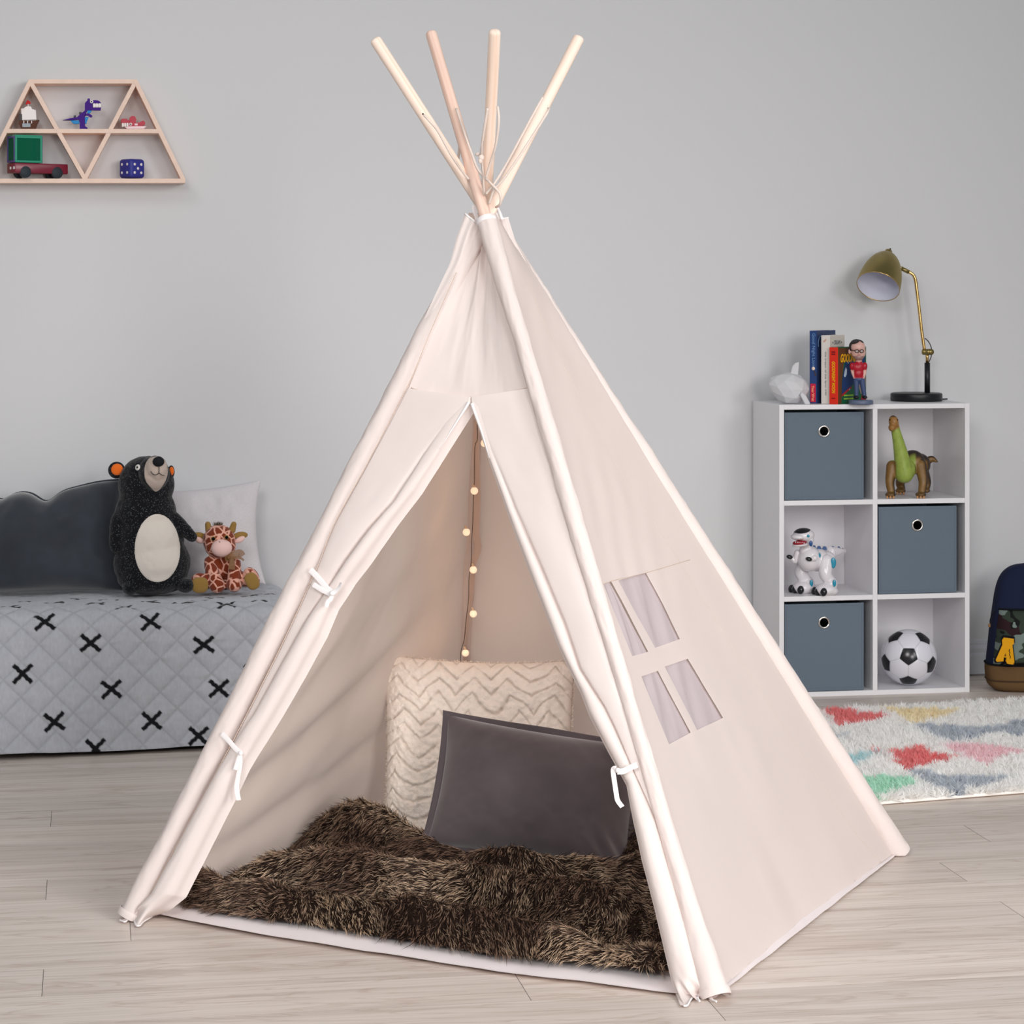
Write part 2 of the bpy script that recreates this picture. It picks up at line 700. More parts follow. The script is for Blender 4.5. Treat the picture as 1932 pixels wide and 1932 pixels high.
dd = np.minimum(np.abs(q1 - np.round(q1)), np.abs(q2 - np.round(q2))) * .065
puff = .0055 * (1 - np.exp(-(dd / .009) ** 1.4)) - .004
P2 = np.stack([UX, SV, 0 * UX], -1)
puff += .0022 * fbm(P2 * A([26, 60, 1]), 3, 4) + .006 * fbm(P2 * 5, 2, 9)
hemd = np.exp(-((SF - SV) / .012) ** 2) * .003
Y = Y + nY * (puff + hemd)
Z = np.maximum(Z + nZ * puff, .012)
Z[:, -1] = np.minimum(Z[:, -1], .016) + .006 * fbm(np.stack([ux * 5, 0 * ux], -1), 2, 5)
V = np.stack([X, Y, Z], -1)

# printed crosses
ink = np.zeros_like(UX)
marks = []
for px, py in [(84, 1175), (171, 1214), (284, 1174), (385, 1218), (43, 1270), (210, 1299), (413, 1299), (103, 1357), (286, 1357), (180, 1406), (374, 1386), (-30, 1216), (-20, 1400), (480, 1270)]:
    q = ony(px, py, 6.65)
    s_ = np.interp(-q[2], -PP[:, 1][arc > .78], arc[arc > .78])
    marks.append((q[0], s_))
for px, py in [(47, 1130), (102, 1139), (180, 1142), (205, 1129), (237, 1146), (285, 1133), (345, 1139), (378, 1133), (427, 1143), (488, 1136), (405, 1121), (470, 1116), (500, 1111), (150, 1126), (20, 1147)]:
    q = onz(px, py, .378)
    s_ = np.interp(-q[1], -PP[:, 0], arc)
    marks.append((q[0], s_))
marks += [(a_ - .585, b_) for a_, b_ in marks if a_ < .28]
for i, (mx_, ms_) in enumerate(marks):
    for a in (RNG.uniform(.62, .78), -RNG.uniform(.66, .84)):
        ca, sa = math.cos(a), math.sin(a)
        lx = (UX - mx_) * ca + (SV - ms_) * sa
        ly = -(UX - mx_) * sa + (SV - ms_) * ca
        wob = .0008 * np.sin(lx * 400 + i)
        ink = np.maximum(ink, 1 - sstep(.0042, .0066, np.abs(ly + wob))) * 1.0 if False else np.maximum(ink, (1 - sstep(.0045, .0070, np.abs(ly + wob))) * (1 - sstep(.033, .0355, np.abs(lx))))
heather = 1 + .09 * fbm(P2 * A([240, 90, 1]), 3, 21) + .05 * fbm(P2 * 14, 2, 5)
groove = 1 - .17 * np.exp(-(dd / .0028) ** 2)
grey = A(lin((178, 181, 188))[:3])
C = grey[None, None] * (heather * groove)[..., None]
C = C * (1 - ink[..., None]) + A(lin((22, 23, 27))[:3]) * ink[..., None]
M_QUILT = mat('quilt_jersey', (160, 160, 165), .95, .1, attr='Col', bump=(900, .12, .001), sheen=.15)
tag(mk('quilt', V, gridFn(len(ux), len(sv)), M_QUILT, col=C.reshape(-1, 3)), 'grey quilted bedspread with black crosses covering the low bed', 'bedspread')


# ================================================================== CUSHIONS
def pillow(c, ex, ey, w, h, t, n=90, pinch=.07, pw=.5, fn=None, back=1.0, corner=2.4):
    """closed cushion: centre c, side axes ex, ey, front normal ex x ey"""
    ex, ey = unit(ex), unit(ey)
    en = np.cross(ex, ey)
    l = np.sin(np.linspace(-1, 1, n) * math.pi / 2)
    U, Vv = np.meshgrid(l, l, indexing='ij')
    x = U * w / 2 * (1 - pinch * (1 - Vv ** 2) * np.abs(U) ** 3)
    y = Vv * h / 2 * (1 - pinch * (1 - U ** 2) * np.abs(Vv) ** 3)
    th = t / 2 * ((1 - np.abs(U) ** corner) * (1 - np.abs(Vv) ** corner)) ** pw
    df = fn(x, y, U, Vv) if fn else 0 * x
    P = A(c)[None, None] + x[..., None] * ex + y[..., None] * ey
    Fr = P + (th + df)[..., None] * en
    Bk = P - (th * back)[..., None] * en
    g = gridFn(n, n)
    V = np.concatenate([Fr.reshape(-1, 3), Bk.reshape(-1, 3)])
    return V, np.concatenate([g, g[:, ::-1] + n * n]), (x, y, U, Vv)


M_VELVET_NAVY = mat('charcoal_velvet', (48, 53, 61), .75, .2, sheen=.6, vary=(9, .30), bump=(700, .1, .001))
M_LINEN = mat('light_grey_linen', (214, 210, 213), .95, .1, bump=(700, .35, .0015), vary=(300, .07))
# long charcoal velvet cushion at the left of the bed
cv = at(40, 1022, 7.10)


def fn_a(x, y, U, Vv):
    P = np.stack([x, y, 0 * x], -1)
    r = .030 * fbm(P * 8, 3, 3) + .008 * fbm(P * A([40, 14, 1]), 2, 8) * np.exp(-((Vv - 1) / .5) ** 2)
    return r * (1 - np.abs(U) ** 4) * (1 - np.abs(Vv) ** 6)


tilt = unit(UP * .95 + A([0, 1, 0]) * .30)
v, f, (x, y, U, Vv) = pillow(cv, RT * .998 + UP * .035, tilt, .60, .308, .165, 100, .06, .42, fn_a)
# sagging top edge with two soft dips
topw = np.concatenate([((Vv + 1) / 2).ravel()] * 2)
xx = np.concatenate([x.ravel()] * 2)
sag = .030 * np.exp(-((xx - .075) / .035) ** 2) + .020 * np.exp(-((xx + .055) / .03) ** 2) - .018 * sstep(.1, .25, xx)
v = v - UP[None] * (sag * topw ** 3)[:, None]
cush = thing('velvet_cushion', 'long charcoal velvet cushion at the left end of the quilted bed', 'cushion', (cv[0], cv[1], .37))
mk('cover', v, f, M_VELVET_NAVY, cush)
P = []
for uu in np.linspace(-.98, .98, 60):
    i = int((uu + 1) / 2 * 99)
k = 99
edge = v[:10000].reshape(100, 100, 3)
path = edge[3:97, 99]
mk('flange', *tube(path + UP * .002 + A([0, .004, 0]), .0045, 6), M_VELVET_NAVY, cush)

# light grey linen cushion against the wall
cl = at(365, 1014, 7.30)


def fn_b(x, y, U, Vv):
    P = np.stack([x, y, 0 * x], -1)
    return (.010 * fbm(P * 8, 3, 13) + .006 * fbm(P * 30, 2, 2)) * (1 - np.abs(U) ** 6) * (1 - np.abs(Vv) ** 6)


tilt2 = unit(UP * .96 + A([0, 1, 0]) * .24 - RT * .03)
v, f, _ = pillow(cl, RT + UP * .08, tilt2, .42, .315, .12, 90, .10, .45, fn_b)
tag(mk('linen_cushion', v, f, M_LINEN), 'light grey linen cushion leaning on the wall behind the plush giraffe', 'cushion')
# ================================================================== THE TENT
M_COTTON = mat('natural_cotton', (235, 225, 221), .95, .1, trans=.20, bump=(900, .10, .0008), vary=(5, .015))
M_COTTON_IN = mat('natural_cotton_panel', (233, 222, 217), .95, .1, trans=.30, bump=(900, .10, .0008), vary=(5, .02))
M_COTTON_LIT = mat('natural_cotton_lit_copy', (246, 230, 219), .95, .1, trans=.52, bump=(900, .10, .0008), vary=(5, .02))  # same cotton, made paler and more translucent to brighten the inside walls
M_TAPE = mat('white_cotton_tape', (246, 243, 243), .9, .1, trans=.15)
M_SEAM = mat('seam_stitching', (204, 184, 170), .95, .05)
M_SHEER = mat('sheer_voile', (214, 203, 208), .9, .1, alpha=.80, trans=.25)
M_CORD = mat('twisted_cord', (228, 213, 203), .95, .1, bump=(900, .5, .001))
M_HOLE = mat('drilled_hole', (60, 40, 30), .9, .1)
M_POLE = mat('pine_pole', (230, 200, 175), .55, .3, attr='Col')

FEET = {'FL': onz(245, 1735), 'FR': onz(1352, 1885), 'RB': onz(1697, 1612), 'BL': onz(862, 1505)}
CROSS = {'FR': ((911.5, 395), 5.04, 38), 'RB': ((904.3, 380), 5.10, 47), 'FL': ((935, 380), 5.07, 45), 'BL': ((918.7, 360), 5.13, 30)}
DIRV, KTOP = {}, {}


def kfor(p, ypx, k0=.1, k1=2.5):
    lo, hi = k0, k1
    for _ in range(60):
        m_ = (lo + hi) / 2
        if project(FEET[p] + m_ * DIRV[p])[1] > ypx:
            lo = m_
        else:
            hi = m_
    return lo


for p, (pc, D, yt) in CROSS.items():
    DIRV[p] = at(*pc, D) - FEET[p]
    KTOP[p] = kfor(p, yt)
PT = lambda p, k: FEET[p] + DIRV[p] * k
tent_c = sum(FEET.values()) / 4
tent = thing('play_tent', 'cream cotton play tent on four wooden poles, front flaps tied open', 'tent', (tent_c[0], tent_c[1], 0))

R_POLE = .0124
for p in ('FR', 'RB', 'FL', 'BL'):
    nr, sg = 260, 24
    Pp = A([PT(p, k) for k in np.linspace(.012, KTOP[p], nr)])
    rr = np.full(nr, R_POLE)
    rr[-5:] = R_POLE * A([.99, .94, .82, .55, .15])
    Pp[-5:] = Pp[-6] + unit(DIRV[p]) * (A([2, 4.5, 7, 8.6, 9.4]) * .001)[:, None]
    v, f = tube(Pp, rr, sg, True)
    a_ = np.tile(np.arange(sg), nr) / sg * 2 * math.pi
    l_ = np.repeat(np.linspace(0, 2.1, nr), sg)
    Q = np.stack([np.cos(a_) * 2.2, np.sin(a_) * 2.2, l_ * 1.6], -1) + ord(p[0]) + ord(p[1])
    g_ = fbm(Q * 2, 4, 5) + .5 * np.sin(7 * np.cos(a_ + l_ * .3) + 3 * fbm(Q * .7, 2, 3)) * .5
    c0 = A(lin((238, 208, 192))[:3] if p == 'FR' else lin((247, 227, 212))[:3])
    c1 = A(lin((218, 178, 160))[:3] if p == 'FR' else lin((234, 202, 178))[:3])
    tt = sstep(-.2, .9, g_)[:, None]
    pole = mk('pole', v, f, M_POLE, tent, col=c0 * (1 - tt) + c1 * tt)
    # drilled cord hole
    hy = {'FR': (858, 202), 'RB': (798, 215), 'FL': (1035, 203), 'BL': (921, 201)}[p]
    hk = kfor(p, hy[1])
    hc = PT(p, hk) - ray(*hy) / np.linalg.norm(ray(*hy)) * (R_POLE - .0006)
    ctr = project(hc)
    hc = hc + RT * (np.clip(hy[0] - ctr[0], -7, 7) / 905) + FW * (abs(np.clip(hy[0] - ctr[0], -7, 7) / 905)) * .5
    vv, ff = lathe([(.0002, .0012), (.0019, .0010), (.0019, -.002)], hc, -FW, 12)
    mk('cord_hole', vv, ff, M_HOLE, pole)

# ---- pole sleeves
KSL = {'FR': kfor('FR', 413), 'FL': kfor('FL', 420), 'RB': kfor('RB', 408), 'BL': kfor('BL', 408)}
RSL = {'FR': ([0, .08, .3, .8, 1], [.026, .019, .0175, .0185, .021]), 'FL': ([0, .1, .5, .85, 1], [.027, .0245, .024, .023, .019]),
       'RB': ([0, .08, .5, 1], [.026, .024, .0235, .019]), 'BL': ([0, .5, 1], [.021, .020, .018])}
for i, p in enumerate(('FR', 'FL', 'RB', 'BL')):
    nr, sg = 340, 40
    kk = np.linspace(.006, KSL[p], nr)
    Pp = A([PT(p, k) for k in kk])
    rr = np.interp(kk / KSL[p], *RSL[p])
    v, f = tube(Pp, rr, sg, False)
    a_ = np.tile(np.arange(sg), nr) / sg * 2 * math.pi
    l_ = np.repeat(kk, sg)
    Q = np.stack([np.cos(a_) * 1.2, np.sin(a_) * 1.2, l_ * 16], -1)
    wr = .0022 * fbm(Q + 9 * i, 3, 31 + i) + .0013 * fbm(Q * A([2, 2, 4]), 2, 3 + i) + .003 * vnoise(np.stack([l_ * 5, 0 * l_], -1), 6 + i)
    ctr = np.repeat(Pp, sg, 0)
    v = v + (v - ctr) / np.linalg.norm(v - ctr, axis=1)[:, None] * wr[:, None]
    v[:, 2] = np.maximum(v[:, 2], .004)
    sl = mk('pole_sleeve', v, f, M_COTTON, tent)
    # hemmed ends of the sleeve
    for kq, rq, wd in ((KSL[p], np.interp(1, *RSL[p]) + .0002, .012), (.010, np.interp(0, *RSL[p]) + .002, .014)):
        Pq = A([PT(p, kq - wd / 1.6 + x_) for x_ in np.linspace(0, wd / 1.6, 5)])
        v, f = tube(Pq, [rq, rq + .0005, rq + .0006, rq + .0005, rq - .0006], 32, False)
        v[:, 2] = np.maximum(v[:, 2], .003)
        mk('sleeve_hem', v, f, M_TAPE if kq > .5 else M_COTTON, sl)


# ---- back and left wall panels (seen from inside through the door)
def wall_grid(p1, p2, ns, nt, fn):
    s = np.linspace(0, 1, ns)
    t = np.linspace(0.006, 1, nt)
    P1 = A([PT(p1, k * KSL[p1]) for k in t])
    P2 = A([PT(p2, k * KSL[p2]) for k in t])
    S, T = np.meshgrid(s, t, indexing='ij')
    P = P1[None] * (1 - S[..., None]) + P2[None] * S[..., None]
    n_ = unit(np.cross(FEET[p2] - FEET[p1], PT(p1, .9) - FEET[p1]))
    cen = A([tent_c[0], tent_c[1], .3])
    if np.dot(n_, (FEET[p1] + FEET[p2]) / 2 - cen) < 0:
        n_ = -n_
    P = P + n_ * fn(S, T)[..., None]
    P[..., 2] = np.maximum(P[..., 2], .004)
    return P.reshape(-1, 3), gridFn(ns, nt)


def fn_left(S, T):
    e = np.sin(math.pi * S) ** .7
    d = S * 1.0 - T * .95
    sag = -.020 * e * (1 - T)
    wr = .020 * np.exp(-((T - .10 - .33 * S) / .030) ** 2) - .013 * np.exp(-((T - .155 - .36 * S) / .035) ** 2)
    wr = wr + .014 * np.exp(-((T - .03 - .22 * S) / .022) ** 2) - .010 * np.exp(-((T - .25 - .42 * S) / .04) ** 2)
    wr = wr + .008 * fbm(np.stack([d * 9, (S + T) * 2.5, 0 * S], -1), 3, 44)
    top = .042 * sstep(.72, .95, T) * np.sin(math.pi * np.clip(S, 0, 1))
    return e * wr + sag + top


v, f = wall_grid('FL', 'BL', 110, 150, fn_left)
mk('wall_panel', v, f, M_COTTON_LIT, tent)


def fn_back(S, T):
    e = np.sin(math.pi * S) ** .8
    P_ = np.stack([S * 5, T * 3, 0 * S], -1)
    return e * (.010 * fbm(P_, 3, 51) - .012 * (1 - T)) + .030 * sstep(.75, .97, T) * np.sin(math.pi * S)


v, f = wall_grid('BL', 'RB', 80, 120, fn_back)
mk('wall_panel', v, f, M_COTTON_LIT, tent)

# ---- right wall panel with the four-pane sheer window
p0 = FEET['FR']
e1 = unit(FEET['RB'] - FEET['FR'])
up_ = PT('FR', .9) - p0
nR = unit(np.cross(e1, up_))
if np.dot(nR, p0 - A([tent_c[0], tent_c[1], 0])) < 0:
    nR = -nR
e2 = unit(np.cross(nR, e1))
if e2[2] < 0:
    e2 = -e2
to2 = lambda P: A([np.dot(P - p0, e1), np.dot(P - p0, e2)])
px2 = lambda px, py: to2(onplane(px, py, p0, nR))
bound = [to2(PT('FR', .006)), to2(PT('RB', .006)), to2(PT('RB', KSL['RB'])), to2(PT('FR', KSL['FR']))]
panes = [[(1142.6, 1101), (1160, 1094), (1231, 1226), (1197.7, 1235.7)], [(1173, 1092), (1227, 1077), (1291, 1202), (1245, 1218)],
         [(1215.8, 1273.5), (1249.8, 1262), (1312.4, 1378), (1269.5, 1401)], [(1263.6, 1253.4), (1305.9, 1239), (1373.7, 1350), (1325.5, 1373)]]
panes2 = [[px2(*q) for q in pn] for pn in panes]


def inpoly(pt, poly):
    x_, y_ = pt
    c_ = False
    for i in range(len(poly)):
        (x1, y1), (x2, y2) = poly[i], poly[i - 1]
        if (y1 > y_) != (y2 > y_) and x_ < (x2 - x1) * (y_ - y1) / (y2 - y1) + x1:
            c_ = not c_
    return c_


bw = np.linalg.norm(FEET['RB'] - FEET['FR'])
bh = bound[2][1]


def disp_right(a, b_):
    t_ = np.clip(b_ / bh, 0, 1)
    wx = bw * (1 - t_) + .05 * t_
    xl = bound[0][0] + (bound[3][0] - bound[0][0]) * t_
    s_ = np.clip((a - xl) / wx, 0, 1)
    e = np.sin(math.pi * s_) ** .8
    P_ = np.stack([a * 1.0, b_, 0 * a], -1)
    g = -.016 * e * (1 - .6 * t_) + .004 * e * fbm(P_ * A([9, 3, 1]), 3, 61)
    g = g + .0022 * e * np.sin(a * 60 - b_ * 34 + 2 * fbm(P_ * 3, 2, 5)) * sstep(.15, .5, t_) * fbm(P_ * 2.2, 2, 71)
    # loose cloth gathered at the top
    g = g + e * sstep(.80, .97, t_) * .020
    return g


pts, edges = [], []
for poly in [bound] + panes2:
    pp = []
    for i in range(len(poly)):
        q0, q1_ = poly[i], poly[(i + 1) % len(poly)]
        m_ = max(2, int(np.linalg.norm(A(q1_) - A(q0)) / .016))
        pp += [A(q0) + (A(q1_) - A(q0)) * k / m_ for k in range(m_)]
    o_ = len(pts)
    pts += pp
    edges += [(o_ + i, o_ + (i + 1) % len(pp)) for i in range(len(pp))]
for a_ in np.arange(0, bw, .016):
    for b_ in np.arange(0, bh, .016):
        q = (a_ + RNG.uniform(-.002, .002), b_ + RNG.uniform(-.002, .002))
        if inpoly(q, bound):
            pts.append(A(q))
res = geometry.delaunay_2d_cdt([Vector(q) for q in pts], edges, [], 0, 1e-5)
P2d = A([q[:] for q in res[0]])
tri = [tuple(t_) for t_ in res[2]]
cen = [(P2d[t_[0]] + P2d[t_[1]] + P2d[t_[2]]) / 3 for t_ in tri]
tri = [t_ for t_, c_ in zip(tri, cen) if inpoly(c_, bound) and not any(inpoly(c_, pn) for pn in panes2)]
W3 = p0 + P2d[:, :1] * e1 + P2d[:, 1:] * e2 + nR * disp_right(P2d[:, 0], P2d[:, 1])[:, None]
W3[:, 2] = np.maximum(W3[:, 2], .003)
rp = mk('wall_panel', W3, tri, M_COTTON_IN, tent)
# sheer panes, each lightly creased, set just behind the cloth
for i, pn in enumerate(panes2):
    u = np.linspace(-.06, 1.06, 40)
    U, Vv = np.meshgrid(u, u, indexing='ij')
    q = A(pn)
    P = (q[0] * ((1 - U) * (1 - Vv))[..., None] + q[1] * (U * (1 - Vv))[..., None] + q[2] * (U * Vv)[..., None] + q[3] * ((1 - U) * Vv)[..., None])
    a_, b_ = P[..., 0], P[..., 1]
    cz = .0020 * np.sin(U * 9 + Vv * 7 + i) * np.sin(math.pi * np.clip(U, 0, 1)) + .0015 * fbm(np.stack([U * 6 + Vv * 3, Vv * 1.5, 0 * U + i], -1), 3, 80)
    P3 = p0 + a_[..., None] * e1 + b_[..., None] * e2 + nR * (disp_right(a_, b_) - .0052 + cz)[..., None]
    mk('window_pane', P3, gridFn(40, 40), M_SHEER, rp, label='sheer white window pane')


def seam_path(fn_pts, r=.0011, name='seam', par=None, m=None):
    v, f = tube(fn_pts, r, 6)
    return mk(name, v, f, m or M_SEAM, par or tent)


def on_right(pxs, n_, lift=.0006):
    q = cr(A([px2(*p) for p in pxs]), n_)
    return p0 + q[:, :1] * e1 + q[:, 1:] * e2 + nR * (disp_right(q[:, 0], q[:, 1]) + lift)[:, None]


seam_path(on_right([(1135, 1103), (1165, 1092), (1227, 1077), (1306, 1054)], 40), .0006, par=rp)
seam_path(on_right([(985, 520), (1085, 720), (1180, 890), (1290, 1060), (1395, 1228), (1510, 1405), (1610, 1555), (1672, 1632)], 80, -.0001), .0004, par=rp)

# ---- front: upper panel and two tied-back door flaps, laid on the front plane
pF = FEET['FL']
apx = (PT('FL', 1) + PT('FR', 1)) / 2
nF = unit(np.cross(FEET['FR'] - pF, apx - pF))
if np.dot(nF, CAM - pF) < 0:
    nF = -nF
onF = lambda px, py: onplane(px, py, pF, nF)


def ipx(y, pl):
    pl = A(pl, float)
    o_ = np.argsort(pl[:, 1])
    return np.interp(y, pl[o_, 1], pl[o_, 0])


def onF_grid(PX, PY):
    r_ = FW + RT * ((PX - CX) / FPX)[..., None] + UP * ((CY - PY) / FPX)[..., None]
    k_ = np.dot(pF - CAM, nF) / (r_ @ nF)
    return CAM + r_ * k_[..., None]


SLV_L = [(905, 425), (868, 520), (820, 630), (776, 735), (700, 880), (640, 990), (604, 1080), (540, 1220), (454, 1390), (384, 1520), (292, 1690), (250, 1735), (246, 1750)]
FREE_L = [(890, 760), (880, 776), (842, 836), (783, 929), (736, 991), (688, 1060), (657, 1100), (642, 1124), (626, 1148), (604, 1200), (562, 1277), (520, 1349), (489, 1399), (473, 1424), (458, 1449), (430, 1508), (383, 1601), (358, 1650), (337, 1691), (302, 1719), (262, 1748)]
CRS_L = [(893, 750), (845, 800), (800, 862), (745, 950), (700, 1003), (659, 1060), (617, 1121), (580, 1180), (486, 1349), (448, 1404), (414, 1449), (372, 1530), (330, 1620), (268, 1715), (254, 1750)]
SLV_R = [(912, 425), (940, 520), (972, 640), (998, 735), (1040, 870), (1107, 1100), (1182, 1350), (1242, 1560), (1310, 1790), (1338, 1885), (1340, 1900)]
FREE_R = [(893, 760), (896, 770), (912, 816), (929, 872), (975, 1001), (1008, 1088), (1061, 1223), (1101, 1306), (1118, 1350), (1153, 1417), (1174, 1455), (1188, 1481), (1201, 1549), (1217, 1622), (1240, 1709), (1265, 1815), (1281, 1882), (1284, 1898)]
CRS_R = [(893, 755), (906, 770), (930, 850), (975, 962), (1025, 1074), (1068, 1177), (1098, 1263), (1144, 1336), (1163, 1375), (1191, 1440), (1211, 1484), (1240, 1549), (1268, 1645), (1291, 1719), (1313, 1789), (1330, 1860), (1337, 1900)]
SEAM = [(770, 733), (800, 741), (840, 748), (893, 752), (930, 747), (970, 740), (1004, 734)]

# upper panel
ns, nr = 120, 110
S, T = np.meshgrid(np.linspace(0, 1, ns), np.linspace(0, 1, nr), indexing='ij')
sx = np.interp(S, [0, .5, 1], [774, 893, 1001])
sy = ipx(0, [(0, 0)]) + np.interp(sx, A(SEAM)[:, 0], A(SEAM)[:, 1])
PY = sy * (1 - T) + 424 * T
PXl, PXr = ipx(PY, SLV_L) - 4, ipx(PY, SLV_R) + 4
PX = PXl * (1 - S) + PXr * S
e = np.sin(math.pi * S) ** .6
fold = .0045 * np.sin(S * 17 + .8) * T ** 1.0 + .003 * np.sin(S * 31 + T * 2) * T + .004 * fbm(np.stack([S * 7, T * 2.2, 0 * S], -1), 3, 91)
off = e * (fold - .012 - .016 * T) + .004
P = onF_grid(PX, PY) + nF * off[..., None]
fp = mk('front_panel', P, gridFn(ns, nr), M_COTTON, tent)
i0 = 1
seam_path(P[2:-2, 1] + nF * .0012, .0010, par=fp)


def flap(SL, FR, CRS, y1, side, seed, ks, foot):
    nr_, ns_ = 420, 90
    r_ = np.linspace(0, 1, nr_)
    s_ = np.linspace(0, 1, ns_)
    Sg, Rg = np.meshgrid(s_, r_, indexing='ij')
    yb = 735 + (y1 - 735) * Rg
    PYg = yb + 17 * Sg * np.exp(-(Rg / .05))
    xs, xf = ipx(PYg, SL), ipx(PYg, FR)
    xc = ipx(PYg, CRS)
    xs = xs - side * 3
    c_ = np.clip((xc - xs) / (xf - xs + 1e-6 * np.sign(xf - xs + 1e-9)), .04, .96)
    PXg = xs * (1 - Sg) + xf * Sg
    wid = np.abs(xf - xs) / 920
    l1, l2 = wid * c_, wid * (1 - c_)
    z1 = np.clip(1 - (2 * Sg / c_ - 1) ** 2, 0, 1) ** .5
    z2 = np.clip(1 - (2 * (Sg - c_) / (1 - c_) - 1) ** 2, 0, 1) ** .5
    in1 = Sg < c_
    rel = sstep(.06, .30, Rg)
    h_ = np.where(in1, np.minimum(.20 * l1, .010) * z1 ** .7, np.minimum(.50 * l2, .022) * z2) * (.15 + .85 * rel)
    Q = np.stack([Sg * 3, Rg * 10, 0 * Sg + seed], -1)
    h_ = h_ + .0035 * fbm(Q * A([.5, .8, 1]), 3, seed) * np.sin(math.pi * np.clip(Sg, 0, 1)) + .0006 * fbm(Q * A([1, 4, 1]), 2, seed + 5)
    h_ = h_ - .007 * rel * np.exp(-((Sg - c_) / .035) ** 2)
    gather = sum(.35 * np.exp(-((PYg - yk) / 26) ** 2) for yk in ks)
    h_ = h_ * (1 - gather)
    P_ = onF_grid(PXg, PYg) + nF * (.009 + h_)[..., None]
    # the free edge rolls under and back
    tk = unit(onF(1000, 1000) - onF(1100, 1000)) * side * -1
    ext = []
    L_ = P_[-1]
    for j, aa in enumerate(np.linspace(.25, 1.0, 7)):
        rr_ = np.clip(.5 * wid[-1], .003, .020)[:, None]
        ext.append(L_ - nF * rr_ * aa + tk * rr_ * .55 * aa ** 2)
    P_ = np.concatenate([P_, A(ext)], 0)
    # the lowest hand's breadth gathers into a loose S-fold standing on the floor
    fc_ = cr(A([onz(px, py, .005) for px, py in foot]), P_.shape[0])
    wv_ = sstep(.955 if side < 0 else .962, 1, r_)[None, :, None]
    P_ = P_ * (1 - wv_) + fc_[:, None] * wv_
    P_[..., 2] = np.maximum(P_[..., 2], .004)
    return P_


PL = flap(SLV_L, FREE_L, CRS_L, 1747, 1, 101, (1120, 1420), [(226, 1736), (236, 1739), (243, 1732), (247, 1724), (252, 1730), (256, 1745), (264, 1746), (272, 1738), (300, 1721)])
fl = mk('door_flap', PL, gridFn(*PL.shape[:2]), M_COTTON, tent)
PR = flap(SLV_R, FREE_R, CRS_R, 1896, -1, 131, (1453,), [(1352, 1890), (1340, 1884), (1333, 1874), (1322, 1872), (1317, 1882), (1320, 1889), (1311, 1880), (1303, 1886), (1296, 1897), (1284, 1897)])
fr_ = mk('door_flap', PR, gridFn(*PR.shape[:2]), M_COTTON, tent)
# folded hem tape at the door apex and down the free edges
for Pq, par in ((PL, fl), (PR, fr_)):
    E_ = Pq[89, 6:48]
    mk('edge_binding', *tube(E_ + nF * .001, np.linspace(.0033, .0004, len(E_)), 8), M_TAPE, par)
    Hm = Pq[:92, -1]
    mk('hem', *tube(Hm + nF * .0, .0018, 8), M_TAPE, par)
# stitched edge of the left sleeve
seam_path(onF_grid(*[A(a_, float) for a_ in zip(*cr(A(SLV_L[1:-2]), 120))]) + nF * .018, .0009)

# ---- ribbons
def ribbon(pxs, depth_off, wd, name, par, n_=40, tw=0.):
    q = cr(A(pxs, float), n_)
    P_ = onF_grid(q[:, 0], q[:, 1]) + nF * np.broadcast_to(depth_off, (n_,))[:, None]
    T_ = np.gradient(P_, axis=0)
    T_ /= np.linalg.norm(T_, axis=1)[:, None]
    B_ = np.cross(T_, nF)
    B_ /= np.linalg.norm(B_, axis=1)[:, None]
    a_ = np.linspace(0, tw, n_)[:, None]
    B_ = B_ * np.cos(a_) + nF * np.sin(a_)
    G = np.stack([P_ - B_ * wd / 2, P_ + nF * .0012, P_ + B_ * wd / 2], 1)
    V_, F_ = G.reshape(-1, 3), gridF(n_, 3)
    return V_, F_


tie = mk('tie_ribbon', *join(ribbon([(600, 1082), (616, 1099), (632, 1118), (643, 1127)], .032, .012, '', 0),
                             ribbon([(606, 1110), (620, 1119), (634, 1126), (645, 1129)], .033, .010, '', 0),
                             ribbon([(642, 1128), (650, 1122), (656, 1115), (659, 1107)], .036, .011, '', 0, tw=.7),
                             ribbon([(643, 1128), (640, 1138), (635, 1143), (632, 1153)], .036, .008, '', 0, tw=1.2),
                             ell(onF(643, 1128) + nF * .036, (.006, .006, .005))), M_TAPE, tent)
tie = mk('tie_ribbon', *join(ribbon([(434, 1390), (446, 1402), (458, 1416), (470, 1427)], .032, .010, '', 0),
                             ribbon([(469, 1427), (468, 1446), (462, 1470), (458, 1490), (460, 1513)], np.linspace(.034, .02, 40), .009, '', 0, tw=.6),
                             ribbon([(469, 1427), (465, 1440), (460, 1458)], .034, .008, '', 0, tw=.3),
                             ell(onF(470, 1427) + nF * .033, (.005, .005, .005))), M_TAPE, tent)
tie = mk('tie_ribbon', *join(ribbon([(1214, 1448), (1202, 1453), (1188, 1460), (1176, 1461)], .030, .011, '', 0),
                             ribbon([(1176, 1455), (1168, 1457), (1169, 1475), (1172, 1500), (1174, 1514), (1182, 1526)], np.linspace(.032, .02, 40), .009, '', 0, tw=.5),
                             ell(onF(1177, 1459) + nF * .030, (.005, .006, .005))), M_TAPE, tent)

